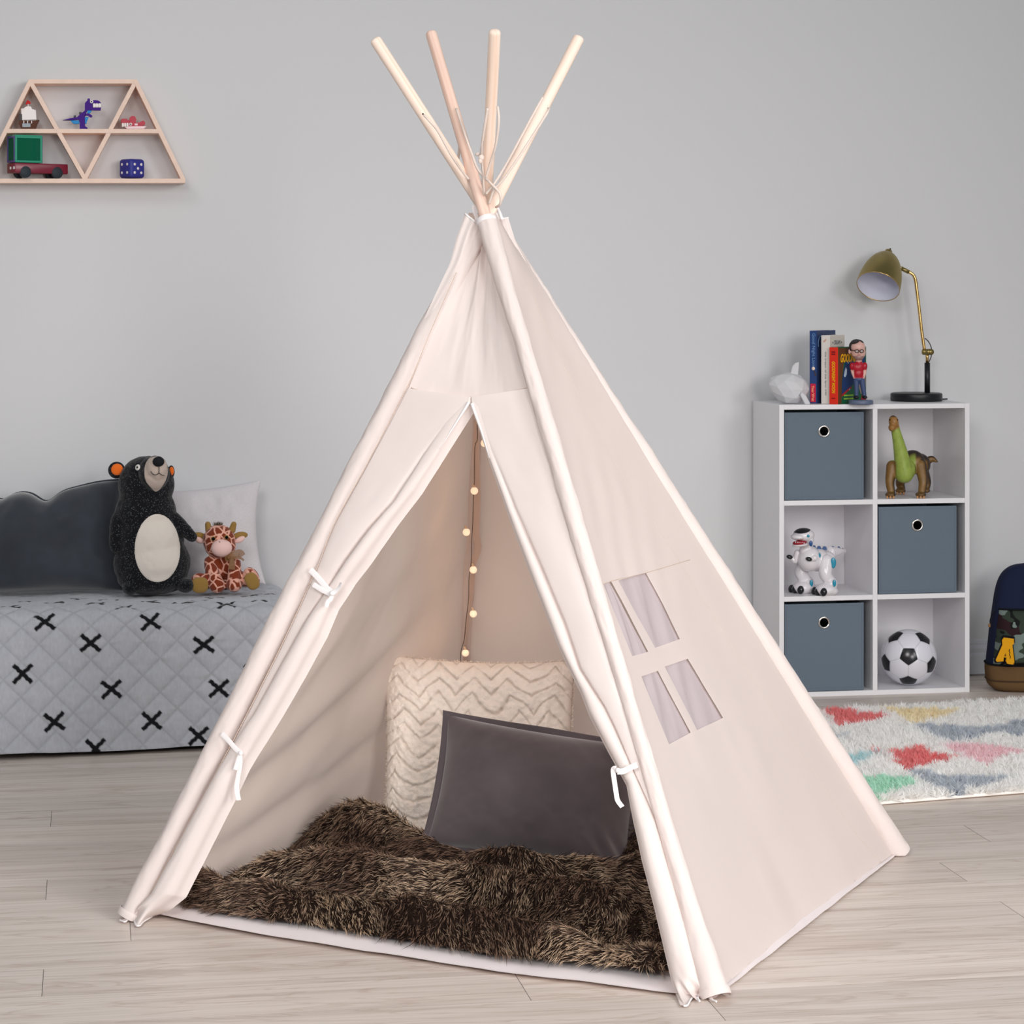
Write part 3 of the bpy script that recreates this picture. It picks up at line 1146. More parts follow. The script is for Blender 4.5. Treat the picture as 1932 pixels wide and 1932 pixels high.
# ---- groundsheet
fe = cr(A([onz(px, py, .004) for px, py in [(262, 1722), (305, 1731), (510, 1770), (800, 1815), (967, 1841), (1090, 1855), (1282, 1880), (1345, 1886)]]), 120)
be = cr(A([FEET['BL'], FEET['RB'] * .5 + FEET['BL'] * .5, FEET['RB']]), 120)
t_ = np.concatenate([np.linspace(0, .08, 14), np.linspace(.1, 1, 50)])[None, :, None]
G = fe[:, None] * (1 - t_) + be[:, None] * t_
G[..., 2] = .0045 + .0016 * fbm(G[..., :2] * 14, 2, 3) + .004 * np.exp(-(t_[..., 0] / .006) ** 2)
mk('floor_mat', G, gridFn(G.shape[0], G.shape[1]), mat('white_groundsheet', (240, 232, 232), .9, .1), tent)

# ---- grey binding down the back corner and loops at the crown
cb = cr(A([at(px, py, d_) for px, py, d_ in [(898, 790, 5.33), (898, 840, 5.36), (900, 930, 5.44), (898, 1000, 5.50), (901, 1035, 5.53), (892, 1070, 5.56), (889, 1120, 5.60), (880, 1180, 5.66), (876, 1240, 5.71), (870, 1300, 5.75)]]), 90)
wd = np.interp(np.linspace(0, 1, 90), [0, .1, .3, .5, .58, .7, .9, 1], [4, 11, 14, 13, 11, 7, 5, 4]) / 850
G = np.stack([cb - RT * wd[:, None] / 2, cb - FW * .002, cb + RT * wd[:, None] / 2], 1)
mk('corner_binding', G, gridFn(90, 3), mat('grey_binding', (198, 178, 168), .95), tent)
for pxs, d_, wd in (([(894, 388), (896, 400), (901, 416)], 5.06, .008), ([(934, 384), (942, 398), (948, 414)], 5.06, .005), ([(929, 390), (936, 402), (941, 415)], 5.065, .004)):
    q = cr(A([at(px, py, d_) for px, py in pxs]), 14)
    G = np.stack([q - RT * wd / 2, q - FW * .001, q + RT * wd / 2], 1)
    mk('hanging_loop', G, gridFn(14, 3), M_TAPE, tent)
# loose crown cloth: the wall panels gathered round the poles at the top
def crown(lpx, rpx, pole, lift, bulge):
    n_, m2 = 60, 30
    l_, r_ = cr(A(lpx, float), n_), cr(A(rpx, float), n_)
    t_ = np.linspace(0, 1, m2)
    rows_ = []
    for k in range(n_):
        yk = (l_[k, 1] + r_[k, 1]) / 2
        dk = PT(pole, kfor(pole, yk)) @ FW
        tt = k / (n_ - 1)
        row = []
        for j in range(m2):
            px_, py_ = l_[k] * (1 - t_[j]) + r_[k] * t_[j]
            bl_ = bulge * math.sin(math.pi * t_[j]) * (1 - .55 * tt) + .002 * math.sin(t_[j] * 14 + 3 * tt) * (1 - tt)
            row.append(at(px_, py_, dk - lift * (1 - .25 * tt) - bl_))
        rows_.append(row)
    return A(rows_)


G = crown([(877, 403), (862, 446), (850, 492), (836, 524), (807, 586), (780, 650)], [(906, 426), (897, 452), (884, 490), (866, 530), (828, 592), (790, 654)], 'FL', .020, .010)
cc = mk('crown_cloth', G, gridFn(*G.shape[:2]), M_COTTON, tent)
mk('edge_binding', *tube(G[0], .0022, 6), M_TAPE, cc)
G = crown([(932, 414), (944, 450), (958, 490), (976, 535), (1006, 606), (1044, 690)], [(959, 411), (968, 440), (976, 462), (1004, 514), (1060, 610), (1110, 696)], 'RB', .022, .008)
cc = mk('crown_cloth', G, gridFn(*G.shape[:2])[:, ::-1], M_COTTON, tent)
mk('edge_binding', *tube(G[0], .0022, 6), M_TAPE, cc)

# ---- cord threaded through the poles
def cord(pts, r=.0027):
    P_ = cr(A([at(px, py, d_) for px, py, d_ in pts]), 60)
    mk('cord', *tube(P_, r, 8), M_CORD, tent)
dB = lambda y: PT('FR', kfor('FR', y)) @ FW
cord([(861, 205, 5.13), (876, 250, 5.10), (890, 290, 5.08), (903, 322, 5.05), (925, 345, 5.02), (941, 362, 5.01), (945, 374, 5.01), (943, 386, 5.02), (936, 391, 5.04)])
cord([(800, 217, 5.00), (812, 230, 4.99), (826, 247, 5.0), (850, 290, 5.02), (870, 320, 5.04), (884, 338, 5.05)])
cord([(920, 204, 4.90), (914, 240, 4.92), (909, 275, 4.95), (908, 296, 4.98), (911, 322, 5.0), (912, 345, 5.02), (914, 368, 5.04)])
cord([(939, 201, 4.94), (941, 228, 4.93), (936, 270, 4.95), (926, 305, 4.98), (917, 335, 5.0)])
cord([(1024, 184, 5.03), (1008, 212, 5.02), (985, 255, 5.02), (958, 305, 5.02), (935, 343, 5.02), (917, 366, 5.03)])
cord([(1036, 205, 5.02), (1030, 217, 5.00), (1004, 258, 5.0), (980, 295, 5.0), (952, 335, 5.01), (933, 358, 5.02), (923, 384, 5.03)])
cord([(868, 268, 5.12), (866, 285, 5.13), (864, 303, 5.14)])
v, f = join(ell(at(908, 297, 4.97), (.006, .005, .006)), ell(at(901, 291, 4.98), (.005, .005, .004)), ell(at(906, 303, 4.97), (.004, .004, .006)))
mk('cord_knot', v, f, M_CORD, tent)

# ================================================================== FAIRY LIGHTS
M_WIRE = mat('dark_wire', (92, 80, 72), .6)
M_BULB = mat('frosted_bulb', (252, 226, 196), .4, .4, emit=.55)
M_BCAP = mat('bulb_cap', (214, 186, 160), .5)
bl = [(914, 836, 5.34), (895, 926, 5.40), (880, 1004, 5.45), (893, 1075, 5.51), (893, 1158, 5.58), (878, 1232, 5.64)]
fairy = thing('fairy_lights', 'string of small round bulbs hanging down the back corner inside the tent', 'string lights', at(878, 1240, 5.64))
wp = cr(A([at(px, py, d_) for px, py, d_ in [(899, 770, 5.30), (901, 815, 5.33), (900, 832, 5.335), (896, 845, 5.345), (895, 910, 5.395), (893, 938, 5.41), (892, 985, 5.445), (890, 1020, 5.47), (889, 1062, 5.51), (885, 1090, 5.53), (884, 1130, 5.56), (880, 1165, 5.59), (876, 1205, 5.625), (870, 1228, 5.645), (869, 1250, 5.66)]]), 160)
mk('wire', *tube(wp, .0009, 6), M_WIRE, fairy)
for px, py, d_ in bl:
    c_ = at(px, py, d_)
    bo = mk('bulb', *ell(c_, (.0085,) * 3, None, 14, 18), M_BULB, fairy)
    gl = bpy.data.lights.new('bulb_glow', 'POINT')
    gl.energy, gl.color, gl.shadow_soft_size = .062, (1, .62, .36), .03
    go = bpy.data.objects.new('bulb_glow', gl)
    COL.objects.link(go)
    go.location = c_ - FW * .10 + UP * .01
    mk('bulb_cap', *capsule(c_ + UP * .0075, c_ + UP * .0125 - RT * .002, .0035, .0028, 4, 10), M_BCAP, bo)
# ================================================================== CUSHIONS IN THE TENT
M_CHEV = mat('cream_plush', (240, 226, 212), .98, .05, sheen=.3, bump=(420, .5, .003), attr='Col')
M_VELVET = mat('slate_velvet', (84, 75, 78), .75, .2, sheen=.55, vary=(9, .24), bump=(700, .1, .001))


def fn_chev(x, y, U, Vv):
    P = np.stack([x, y, 0 * x], -1)
    zig = np.abs(((x / .086 + .25 * vnoise(P * 12, 3)) % 1) - .5) * 2
    q = (y / .034 - zig * 1.15 + .25 * fbm(P * 22, 2, 6)) % 1
    d = np.abs(q - .5) * 2
    rid = np.exp(-((1 - d) / .17) ** 2)
    fl = np.exp(-((1 - np.abs(U)) / .05) ** 2) + np.exp(-((1 - np.abs(Vv)) / .05) ** 2)
    return (.0085 * (1 - rid) * (.6 + .4 * fbm(P * 40, 2, 77)) - .005 + .0060 * fbm(P * 120, 3, 7) * (.6 + rid) + .010 * fbm(P * 7, 2, 4)) * (1 - np.clip(fl, 0, 1) * .5)


cB = at(903, 1436, 5.40)
exB = unit(RT * 1.0 - FW * .10 - UP * .02)
eyB = unit(UP * .965 + FW * .26)
v, f, (x, y, U, Vv) = pillow(cB, exB, eyB, .43, .455, .15, 320, .055, .40, fn_chev, corner=4)
P = np.stack([x, y, 0 * x], -1)
zig = np.abs(((x / .086 + .25 * vnoise(P * 12, 3)) % 1) - .5) * 2
q = (y / .034 - zig * 1.15 + .25 * fbm(P * 22, 2, 6)) % 1
rid = np.exp(-((1 - np.abs(q - .5) * 2) / .16) ** 2) * sstep(-.5, .3, fbm(P * 60, 2, 9) + .3)
c_ = A(lin((248, 236, 224))[:3])[None, None] * (1 - .40 * rid[..., None]) + A(lin((196, 168, 140))[:3]) * .18 * rid[..., None]
c_ = c_ * (1 + .06 * fbm(P * 120, 2, 2))[..., None]
chev = thing('throw_cushion', 'cream plush square cushion with raised chevron ridges at the back of the tent', 'cushion', (cB[0], cB[1], .02))
v[:, 2] = np.maximum(v[:, 2], .012)
mk('cover', v, f, M_CHEV, chev, col=np.concatenate([c_.reshape(-1, 3)] * 2))
# shaggy edge tufts
n = 3000
t_ = RNG.integers(0, 4, n)
l_ = RNG.uniform(-1, 1, n)
idx = lambda u: np.clip((np.arcsin(np.clip(u, -1, 1)) / (math.pi / 2) * .5 + .5) * 319, 0, 319).astype(int)
gi = np.where(t_ == 0, 0, np.where(t_ == 1, 319, idx(l_)))
gj = np.where(t_ == 2, 0, np.where(t_ == 3, 319, idx(l_)))
root = v[:320 * 320].reshape(320, 320, 3)[gi, gj]
dr = root - cB
dr = dr / np.linalg.norm(dr, axis=1)[:, None] + RNG.normal(0, .5, (n, 3))
c0 = np.tile(A(lin((238, 224, 210))[:3]), (n, 1)) * RNG.uniform(.8, 1.05, (n, 1))
vb, fb, cb_ = blades(root, dr, RNG.uniform(.003, .008, n), np.full(n, .0012), RNG.normal(0, .3, (n, 3)), c0 * .8, c0, c0)
vb[:, 2] = np.maximum(vb[:, 2], .012)
o = mk('edge_tuft', vb, fb, M_CHEV, chev, col=cb_)
o['kind'] = 'stuff'

# slate velvet lumbar cushion with a flat flange
cG = at(1012, 1500, 5.13)
exG = unit(RT * .985 - UP * .15 - FW * .05)
eyG = unit(UP * .93 + RT * .10 + FW * .36)
eyG = unit(eyG - exG * np.dot(eyG, exG))


def fn_g(x, y, U, Vv):
    P = np.stack([x, y, 0 * x], -1)
    pk = np.exp(-((x - .175) / .05) ** 2 - ((y + .10) / .035) ** 2)
    return (.012 * fbm(P * 8, 3, 17) + .010 * pk * np.sin(x * 150 + y * 120) + .0025 * fbm(P * 45, 2, 6)) * (1 - np.abs(U) ** 8) * (1 - np.abs(Vv) ** 8)


v, f, (x, y, U, Vv) = pillow(cG, exG, eyG, .425, .275, .19, 120, .055, .55, fn_g, corner=2.2)
v[:, 2] = np.maximum(v[:, 2], .02)
lum = thing('lumbar_cushion', 'slate grey velvet lumbar cushion leaning on the cream chevron cushion', 'cushion', (cG[0], cG[1], .02))
mk('cover', v, f, M_VELVET, lum)
g = v[:120 * 120].reshape(120, 120, 3)
loop = np.concatenate([g[:, 0], g[-1, 1:], g[-2::-1, -1], g[0, -2:0:-1]])
out = loop - cG
out = out - np.outer(out @ np.cross(exG, eyG), np.cross(exG, eyG))
out /= np.linalg.norm(out, axis=1)[:, None]
nn_ = np.cross(exG, eyG)
wv = .0025 * fbm(np.stack([np.arange(len(loop)) / 14., np.zeros(len(loop))], -1), 2, 5)
k_ = np.linspace(-.006, .014, 5)
G = loop[:, None] + out[:, None] * k_[None, :, None] + nn_ * (wv[:, None] * np.linspace(0, 1.4, 5)[None])[..., None]
Fb = gridF(len(loop), 5, cu=True)
Vf2 = np.concatenate([(G + nn_ * .003).reshape(-1, 3), (G - nn_ * .003).reshape(-1, 3)])
m_ = len(loop) * 5
rim = [(i * 5 + 4, ((i + 1) % len(loop)) * 5 + 4, m_ + ((i + 1) % len(loop)) * 5 + 4, m_ + i * 5 + 4) for i in range(len(loop))]
Vf2[:, 2] = np.maximum(Vf2[:, 2], .014)
mk('flange', Vf2, Fb + [tuple(i + m_ for i in q_[::-1]) for q_ in Fb] + rim, M_VELVET, lum)

# ================================================================== FAUX FUR BLANKET
cs = [onz(330, 1712), onz(1266, 1858), onz(1240, 1604), onz(548, 1570)]
ns, nr = 340, 260
S, T = np.meshgrid(np.linspace(0, 1, ns), np.linspace(0, 1, nr), indexing='ij')
G = cs[0] * ((1 - S) * (1 - T))[..., None] + cs[1] * (S * (1 - T))[..., None] + cs[2] * (S * T)[..., None] + cs[3] * ((1 - S) * T)[..., None]
edge_w = .012 * fbm(np.stack([S * 9, T * 7, 0 * S], -1), 2, 3)
q = np.stack([S, T, 0 * S], -1)
front_bow = -.030 * np.sin(math.pi * S) * (1 - T) ** 4
G[..., 0] += edge_w * 1.2
G[..., 1] += edge_w * 1.2 + front_bow
wx = S + .06 * fbm(q * 4, 2, 12)
wy = T + .09 * fbm(q * A([3.2, 3.2, 1]), 3, 5) + .10 * (S - .5) * .4


def ridge(c, w_, a, s0=-.3, s1=1.3):
    return a * np.exp(-((wy - c) / w_) ** 2) * sstep(s0, s0 + .22, wx) * (1 - sstep(s1 - .22, s1, wx))


H = .018 + 0 * S
H += ridge(.02, .045, .050) + ridge(.20, .042, .085, .0, 1.3) + ridge(.40, .040, .078, .22, 1.3) + ridge(.56, .044, .085, .05, .62) + ridge(.68, .048, .075, .35, 1.25) + ridge(.88, .06, .045, .28, 1.3)
H += .042 * fbm(q * A([5, 6, 1]), 3, 21) + .010 * fbm(q * 16, 2, 33)
H += .035 * np.exp(-((wx - .30) / .05) ** 2 - ((wy - .50) / .2) ** 2) + .04 * np.exp(-((wx - .93) / .07) ** 2 - ((wy - .62) / .12) ** 2)
# bunched corner at the back left
H += .105 * np.exp(-(((S - .065) / .080) ** 2) ** 1.5 - ((T - .93) / .12) ** 2) + .035 * np.exp(-((S - .25) / .06) ** 2 - ((T - .95) / .10) ** 2)
ed = np.minimum(np.minimum(S, 1 - S) * 1.0, np.minimum(T, 1 - T) * .55)
H = np.maximum(H, .012) * (sstep(-.004, .030, ed) ** .6) + .006
H = H * (1 - .35 * sstep(.80, 1, T) * sstep(.3, .5, S))
G[..., 2] = H + .004
Mfur = mat('faux_fur', (90, 70, 58), .6, .25, attr='Col', trans=.30)
Mback = mat('fur_backing', (42, 31, 26), .95, .05)
fur = thing('fur_blanket', 'rumpled dark brown faux fur blanket spread over the tent floor', 'blanket', (cs[0] + cs[2]) / 2 * A([1, 1, 0]))
mk('backing', G, gridFn(ns, nr), Mback, fur)
gN = np.cross(np.gradient(G, axis=0), np.gradient(G, axis=1))
gN /= np.linalg.norm(gN, axis=2)[..., None] + 1e-12
n = 190000
fi, fj = RNG.uniform(0, ns - 1.001, n), RNG.uniform(0, nr - 1.001, n)
i0, j0 = fi.astype(int), fj.astype(int)
a, b_ = (fi - i0)[:, None], (fj - j0)[:, None]
lerp = lambda X_: X_[i0, j0] * (1 - a) * (1 - b_) + X_[i0 + 1, j0] * a * (1 - b_) + X_[i0, j0 + 1] * (1 - a) * b_ + X_[i0 + 1, j0 + 1] * a * b_
P, Nn = lerp(G), lerp(gN)
Nn = Nn / np.linalg.norm(Nn, axis=1)[:, None]
qs = np.stack([fi / ns, fj / nr, 0 * fi], -1)
fl = np.stack([fbm(qs * 6, 2, 61), fbm(qs * 6, 2, 62) - .60, 0 * fi], -1)
cl_ = np.stack([fbm(qs * A([90, 70, 1]), 2, 71), fbm(qs * A([90, 70, 1]), 2, 72), fbm(qs * A([90, 70, 1]), 2, 73)], -1)
comb = fl[:, :1] * RT * 1.1 + fl[:, 1:2] * FW * 1.3 + cl_ * .60
D = Nn * .30 + comb * .95 + RNG.normal(0, .085, (n, 3))
D = D - Nn * np.minimum((D * Nn).sum(1) - .25, 0)[:, None]
pt = 1.5 * fbm(qs * A([6, 9, 1]), 3, 81)[:, None] + .20 * RNG.normal(0, 1, (n, 1)) + .7 * cl_[:, :1]
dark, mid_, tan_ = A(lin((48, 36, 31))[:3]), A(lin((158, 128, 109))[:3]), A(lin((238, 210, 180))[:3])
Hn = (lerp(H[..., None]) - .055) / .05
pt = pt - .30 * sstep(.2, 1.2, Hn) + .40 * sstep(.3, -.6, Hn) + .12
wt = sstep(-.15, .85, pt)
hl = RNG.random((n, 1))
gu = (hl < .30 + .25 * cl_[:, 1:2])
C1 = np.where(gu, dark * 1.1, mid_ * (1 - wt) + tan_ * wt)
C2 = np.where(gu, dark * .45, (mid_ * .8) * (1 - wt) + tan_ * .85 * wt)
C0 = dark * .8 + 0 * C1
L = RNG.uniform(.017, .028, n) * np.where(gu[:, 0], 1.18, .9)
bend = comb * .6 - UP * .55 + RNG.normal(0, .25, (n, 3))
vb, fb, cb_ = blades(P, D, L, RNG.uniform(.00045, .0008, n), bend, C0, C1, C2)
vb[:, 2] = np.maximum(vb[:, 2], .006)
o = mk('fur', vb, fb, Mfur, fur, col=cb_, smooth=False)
o['kind'] = 'stuff'

# ================================================================== SHAGGY RUG
er1 = A([math.cos(.172), math.sin(.172), 0])
er2 = A([-math.sin(.172), math.cos(.172), 0])
o_r = A([1.872, 5.640, 0]) - er1 * .25
RW, RD = 1.47, 1.14
rug = thing('shag_rug', 'white shaggy rug with scattered coloured triangles in front of the cube shelf', 'rug', o_r + er1 * RW / 2 + er2 * RD / 2)
Mrug = mat('shag_pile', (235, 232, 226), .9, .1, attr='Col', sheen=.2, trans=.5)
c_ = o_r + er1 * RW / 2 + er2 * RD / 2 + UP * .006
v, f = box((0, 0, 0), (RW - .01, RD - .01, .008), .003)
v = c_ + v[:, :1] * er1 + v[:, 1:2] * er2 + v[:, 2:] * UP
mk('backing', v, f, mat('rug_backing', (246, 243, 238), .95), rug)
tri_px = [('red', [(1540, 1330), (1568, 1329), (1612, 1341), (1686, 1346), (1622, 1363), (1583, 1367), (1572, 1350)]),
          ('yellow', [(1660, 1331), (1740, 1334), (1812, 1335), (1790, 1346), (1752, 1356), (1716, 1364), (1700, 1348)]),
          ('grey', [(1722, 1362), (1790, 1366), (1850, 1370), (1945, 1354), (1945, 1386), (1880, 1378), (1850, 1384), (1796, 1398), (1760, 1386)]),
          ('grey', [(1574, 1386), (1608, 1381), (1596, 1388), (1580, 1393)]),
          ('aqua', [(1594, 1428), (1625, 1418), (1664, 1415), (1640, 1428), (1608, 1447)]),
          ('red', [(1643, 1411), (1652, 1407), (1661, 1413), (1652, 1418)]),
          ('red', [(1680, 1414), (1718, 1411), (1738, 1406), (1752, 1418), (1806, 1423), (1772, 1436), (1730, 1442), (1708, 1450), (1692, 1432)]),
          ('pink', [(1776, 1402), (1830, 1399), (1940, 1412), (1892, 1424), (1862, 1440), (1826, 1428)]),
          ('grey', [(1714, 1447), (1760, 1455), (1812, 1462), (1908, 1461), (1862, 1478), (1822, 1482), (1808, 1512), (1796, 1510), (1792, 1486), (1752, 1476)]),
          ('green', [(1616, 1466), (1665, 1461), (1706, 1462), (1738, 1474), (1700, 1484), (1662, 1496), (1648, 1512)]),
          ]
tc_ = {'red': (246, 158, 158), 'yellow': (253, 242, 212), 'grey': (212, 218, 225), 'aqua': (212, 240, 243), 'pink': (254, 228, 232), 'green': (206, 243, 226)}
polys = []
for nm, pp in tri_px:
    w3 = [onz(px, py, .026) for px, py in pp]
    polys.append((A(lin(tc_[nm])[:3]), [((w_ - o_r) @ er1, (w_ - o_r) @ er2) for w_ in w3]))
for k, (nm, a_, b_) in enumerate([('aqua', 1.25, .35), ('yellow', 1.55, .8), ('red', 1.45, 1.1), ('green', 1.5, .25), ('pink', .1, .6), ('grey', .05, .2)]):
    polys.append((A(lin(tc_[nm])[:3]), [(a_, b_), (a_ + .24, b_ + .02), (a_ + .1, b_ + .2)]))


def inpoly_v(X_, Y_, poly):
    r_ = np.zeros(X_.shape, bool)
    for i in range(len(poly)):
        (x1, y1), (x2, y2) = poly[i], poly[i - 1]
        if y1 == y2:
            continue
        r_ ^= ((y1 > Y_) != (y2 > Y_)) & (X_ < (x2 - x1) * (Y_ - y1) / (y2 - y1) + x1)
    return r_


n = 135000
ra, rb = RNG.uniform(0, 1.45, n), RNG.uniform(0, RD, n)
# tufts: strands gathered in little bundles
ta, tb = np.round(ra / .016) * .016 + RNG.normal(0, .0028, n), np.round(rb / .016) * .016 + RNG.normal(0, .0028, n)
key = np.stack([np.round(ra / .016), np.round(rb / .016), 0 * ra], -1)
jit = np.stack([_hash(key[:, 0].astype(np.int64), key[:, 1].astype(np.int64), np.full(n, s_, np.int64), 5) - .5 for s_ in (1, 2, 3)], -1)
ta, tb = np.clip(ta + jit[:, 0] * .014, .003, 1.45), np.clip(tb + jit[:, 1] * .014, .003, RD - .003)
P = o_r + ta[:, None] * er1 + tb[:, None] * er2 + UP * .010
wn = fbm(np.stack([ta * 3, tb * 5, 0 * ta], -1), 3, 8)
hgt = .023 + .009 * wn + .010 * jit[:, 2]
lean = np.stack([jit[:, 0], jit[:, 1], 0 * ta], -1) * 1.5 + RNG.normal(0, .34, (n, 3))
D = UP[None] + lean
base_c = np.tile(A(lin((255, 254, 252))[:3]), (n, 1))
for col_, pl in polys:
    mk_ = inpoly_v(ta + jit[:, 0] * .006, tb + jit[:, 1] * .006, pl)
    base_c[mk_] = col_
base_c *= (RNG.uniform(.90, 1.06, (n, 1)) + jit[:, 2:] * .08)
vb, fb, cb_ = blades(P, D, hgt, RNG.uniform(.0009, .0015, n), lean * .8 - UP * .12, base_c, base_c, base_c * 1.03, fat=1.3)
o = mk('pile', vb, fb, Mrug, rug, col=np.clip(cb_, 0, 1), smooth=False)
o['kind'] = 'stuff'
# ================================================================== TRIANGLE WALL SHELF
M_ASH = mat('pale_ash_wood', (240, 213, 196), .6, .25, vary=(40, .05))
YS = WALL_Y - .094                          # front plane of the shelf
TS = -.0138                                  # it hangs very slightly out of level
oS = ony(157, 246, YS)
eS, uS = A([math.cos(TS), 0, math.sin(-TS)]), A([-math.sin(-TS), 0, math.cos(TS)])
S2 = lambda px, py: A([(ony(px, py, YS) - oS) @ eS, (ony(px, py, YS) - oS) @ uS])
wsh = thing('wall_shelf', 'pale wood trapezoid wall shelf divided into triangles, hung above the bed', 'shelf', oS + A([0, .047, 0]))
TW = .0128


def board(p, q, ext0=0., ext1=0., back=0.):
    p, q = A(p), A(q)
    t_ = unit(q - p)
    n_ = A([-t_[1], t_[0]])
    p, q = p - t_ * ext0, q + t_ * ext1
    poly = [p - n_ * TW / 2, q - n_ * TW / 2, q + n_ * TW / 2, p + n_ * TW / 2]
    v, f = prism([tuple(a_) for a_ in poly], oS + A([0, back, 0]), eS, uS, A([0, 1., 0]), .092 - back, .0006)
    return mk('board', v, f, M_ASH, wsh, smooth=False)


TLs, TRs, BLs, BRs, Vs = S2(57, 153.5), S2(256, 153.5), S2(-36, 341), S2(347, 341), S2(160, 337)
board(TLs, TRs, .004, .004, .0008)
board(BLs, BRs, .004, .004, .0006)
ml, mr_ = TLs + (BLs - TLs) * .5, TRs + (BRs - TRs) * .5
board(ml, mr_, -.004, -.004, .0004)
board(TLs, BLs, .004, -.003)
board(TRs, BRs, .004, -.003)
board(TLs, Vs, .002, .002, .0012)
board(TRs, Vs, .002, .002, .0016)
zmid = ml[1] + TW / 2
zbot = BLs[1] + TW / 2


def sp(px, py, dy):
    """point standing dy behind the shelf's front plane, given where it shows"""
    return ony(px, py, YS + dy)


def shelf_floor(px, z2, dy):
    a_ = S2(px, 300)[0]
    return oS + eS * a_ + uS * z2 + A([0, dy, 0])


K = 1 / 617.
XR, ZR, YR = A([1., 0, 0]), UP, A([0, 1., 0])


def plate(name, pxs, ref, base_pt, y0, th, m, parent, bev=.0006, sc=K, smooth=False):
    """flat cut-out; outline given as picture offsets from ref, laid in the wall plane at base_pt"""
    poly = [((px - ref[0]) * sc, -(py - ref[1]) * sc) for px, py in pxs]
    v, f = prism(poly, base_pt + A([0, y0, 0]), eS, uS, A([0, 1., 0]), th, bev)
    return mk(name, v, f, m, parent, smooth=smooth)


# --- toy sailing ship
M_SHIPB = mat('brown_brick_plastic', (84, 42, 20), .5, .25)
M_SHIPD = mat('dark_brick_plastic', (44, 30, 28), .4, .5)
M_WHITEP = mat('white_plastic', (238, 234, 232), .35, .5)
M_REDP = mat('red_plastic', (196, 22, 26), .5, .25)
M_GREYP = mat('grey_plastic', (150, 160, 168), .4, .5)
bp_ = shelf_floor(54, zmid, .03)
r0 = (54, 241.5)
ship = thing('toy_ship', 'small toy sailing ship with white sail and red flag on the wall shelf', 'toy ship', bp_)
plate('hull', [(41, 241), (67, 241), (70, 232), (74, 225), (72, 224), (66, 226), (50, 226), (44, 225), (37, 226), (37, 232)], r0, bp_, -.012, .030, M_SHIPB, ship)
plate('stern_castle', [(37, 226), (43, 226), (43, 214), (37, 214)], r0, bp_, -.010, .024, M_SHIPD, ship)
plate('gun_deck', [(43, 238), (58, 238), (58, 231), (43, 231)], r0, bp_, -.016, .005, M_GREYP, ship)
for x_ in (46, 53, 60):
    p_ = bp_ + eS * ((x_ - 54) * K) + uS * (11 * K) + A([0, -.0165, 0])
    mk('cannon', *capsule(p_, p_ + uS * .006, .0016, .0016, 3, 8), M_WHITEP, ship)
mk('mast', *capsule(bp_ + uS * .015, bp_ + uS * .078, .0017, .0014, 3, 8), M_WHITEP, ship)
sl = plate('sail', [(42, 225), (69, 224), (68, 206), (61, 204), (60, 200), (56, 199), (52, 199), (48, 201), (46, 203), (41, 203)], r0, bp_, -.009, .007, M_WHITEP, ship, .001)
plate('flag', [(50, 193), (53, 187), (56, 189), (59, 192), (58, 195), (54, 194), (52, 196), (49, 195)], r0, bp_, -.004, .005, M_REDP, ship)

# --- purple brick-built dinosaur
M_PUR = mat('purple_plastic', (62, 6, 128), .5, .2)
M_BLU = mat('sky_blue_plastic', (36, 140, 208), .5, .25)
M_DKG = mat('dark_grey_plastic', (44, 46, 62), .4, .5)
bp_ = shelf_floor(158, zmid, .032)
r0 = (158, 241.2)
din = thing('toy_dinosaur', 'purple brick-built toy dinosaur with white teeth on the wall shelf', 'toy dinosaur', bp_)
plate('body', [(151.5, 241), (166, 241), (165, 238), (161.5, 236), (161, 219), (163, 213), (166, 206), (190, 206.5), (191, 201), (176, 201.5), (176, 193.5), (191, 193), (188, 189), (182, 187.5), (171, 188), (170.5, 184.5), (166.5, 184.5), (166, 188), (161.5, 193), (161, 207), (153, 213), (147, 219), (135, 221), (120, 224.5), (133, 224.8), (150, 223.5), (151.5, 228)], r0, bp_, -.010, .022, M_PUR, din)
plate('belly', [(161, 231), (164, 231), (165, 226), (167, 222), (168, 218.5), (161, 218.5)], r0, bp_, -.007, .016, M_BLU, din)
plate('belly', [(135, 225), (151, 225), (151, 231), (142, 231.5), (138, 229)], r0, bp_, -.007, .016, M_BLU, din)
plate('throat', [(165.5, 212), (171, 211.5), (174, 206.5), (166, 206.5)], r0, bp_, -.007, .016, M_BLU, din)
plate('arm', [(162, 217), (162, 213), (168, 212.5), (173, 215), (175, 217), (173.5, 220), (170, 219.5), (166, 216.5)], r0, bp_, -.016, .007, M_PUR, din)
for a_ in ([(140.5, 219.5), (140.5, 215.5), (145, 215.5), (145, 218.5)], [(150.5, 214), (150.5, 209), (155, 209), (155, 211.5)]):
    plate('back_plate', a_, r0, bp_, -.006, .014, M_DKG, din)
for x_ in (178.5, 183.5, 188.5):
    mk('tooth', *ell(bp_ + eS * ((x_ - 158) * K) + uS * ((241.2 - 197.5) * K) + A([0, -.010, 0]), (.0044, .004, .0066), None, 10, 14, .6), M_WHITEP, din)
ec = bp_ + eS * ((173.7 - 158) * K) + uS * ((241.2 - 190.5) * K) + A([0, -.0105, 0])
eo = mk('eye', *lathe([(.0050, 0), (.0050, .0012), (.004, .0018)], ec, -YR, 20), M_WHITEP, din)
mk('pupil', *lathe([(.0022, .0018), (.0022, .0026), (.0003, .0028)], ec, -YR, 14), M_DKG, eo)

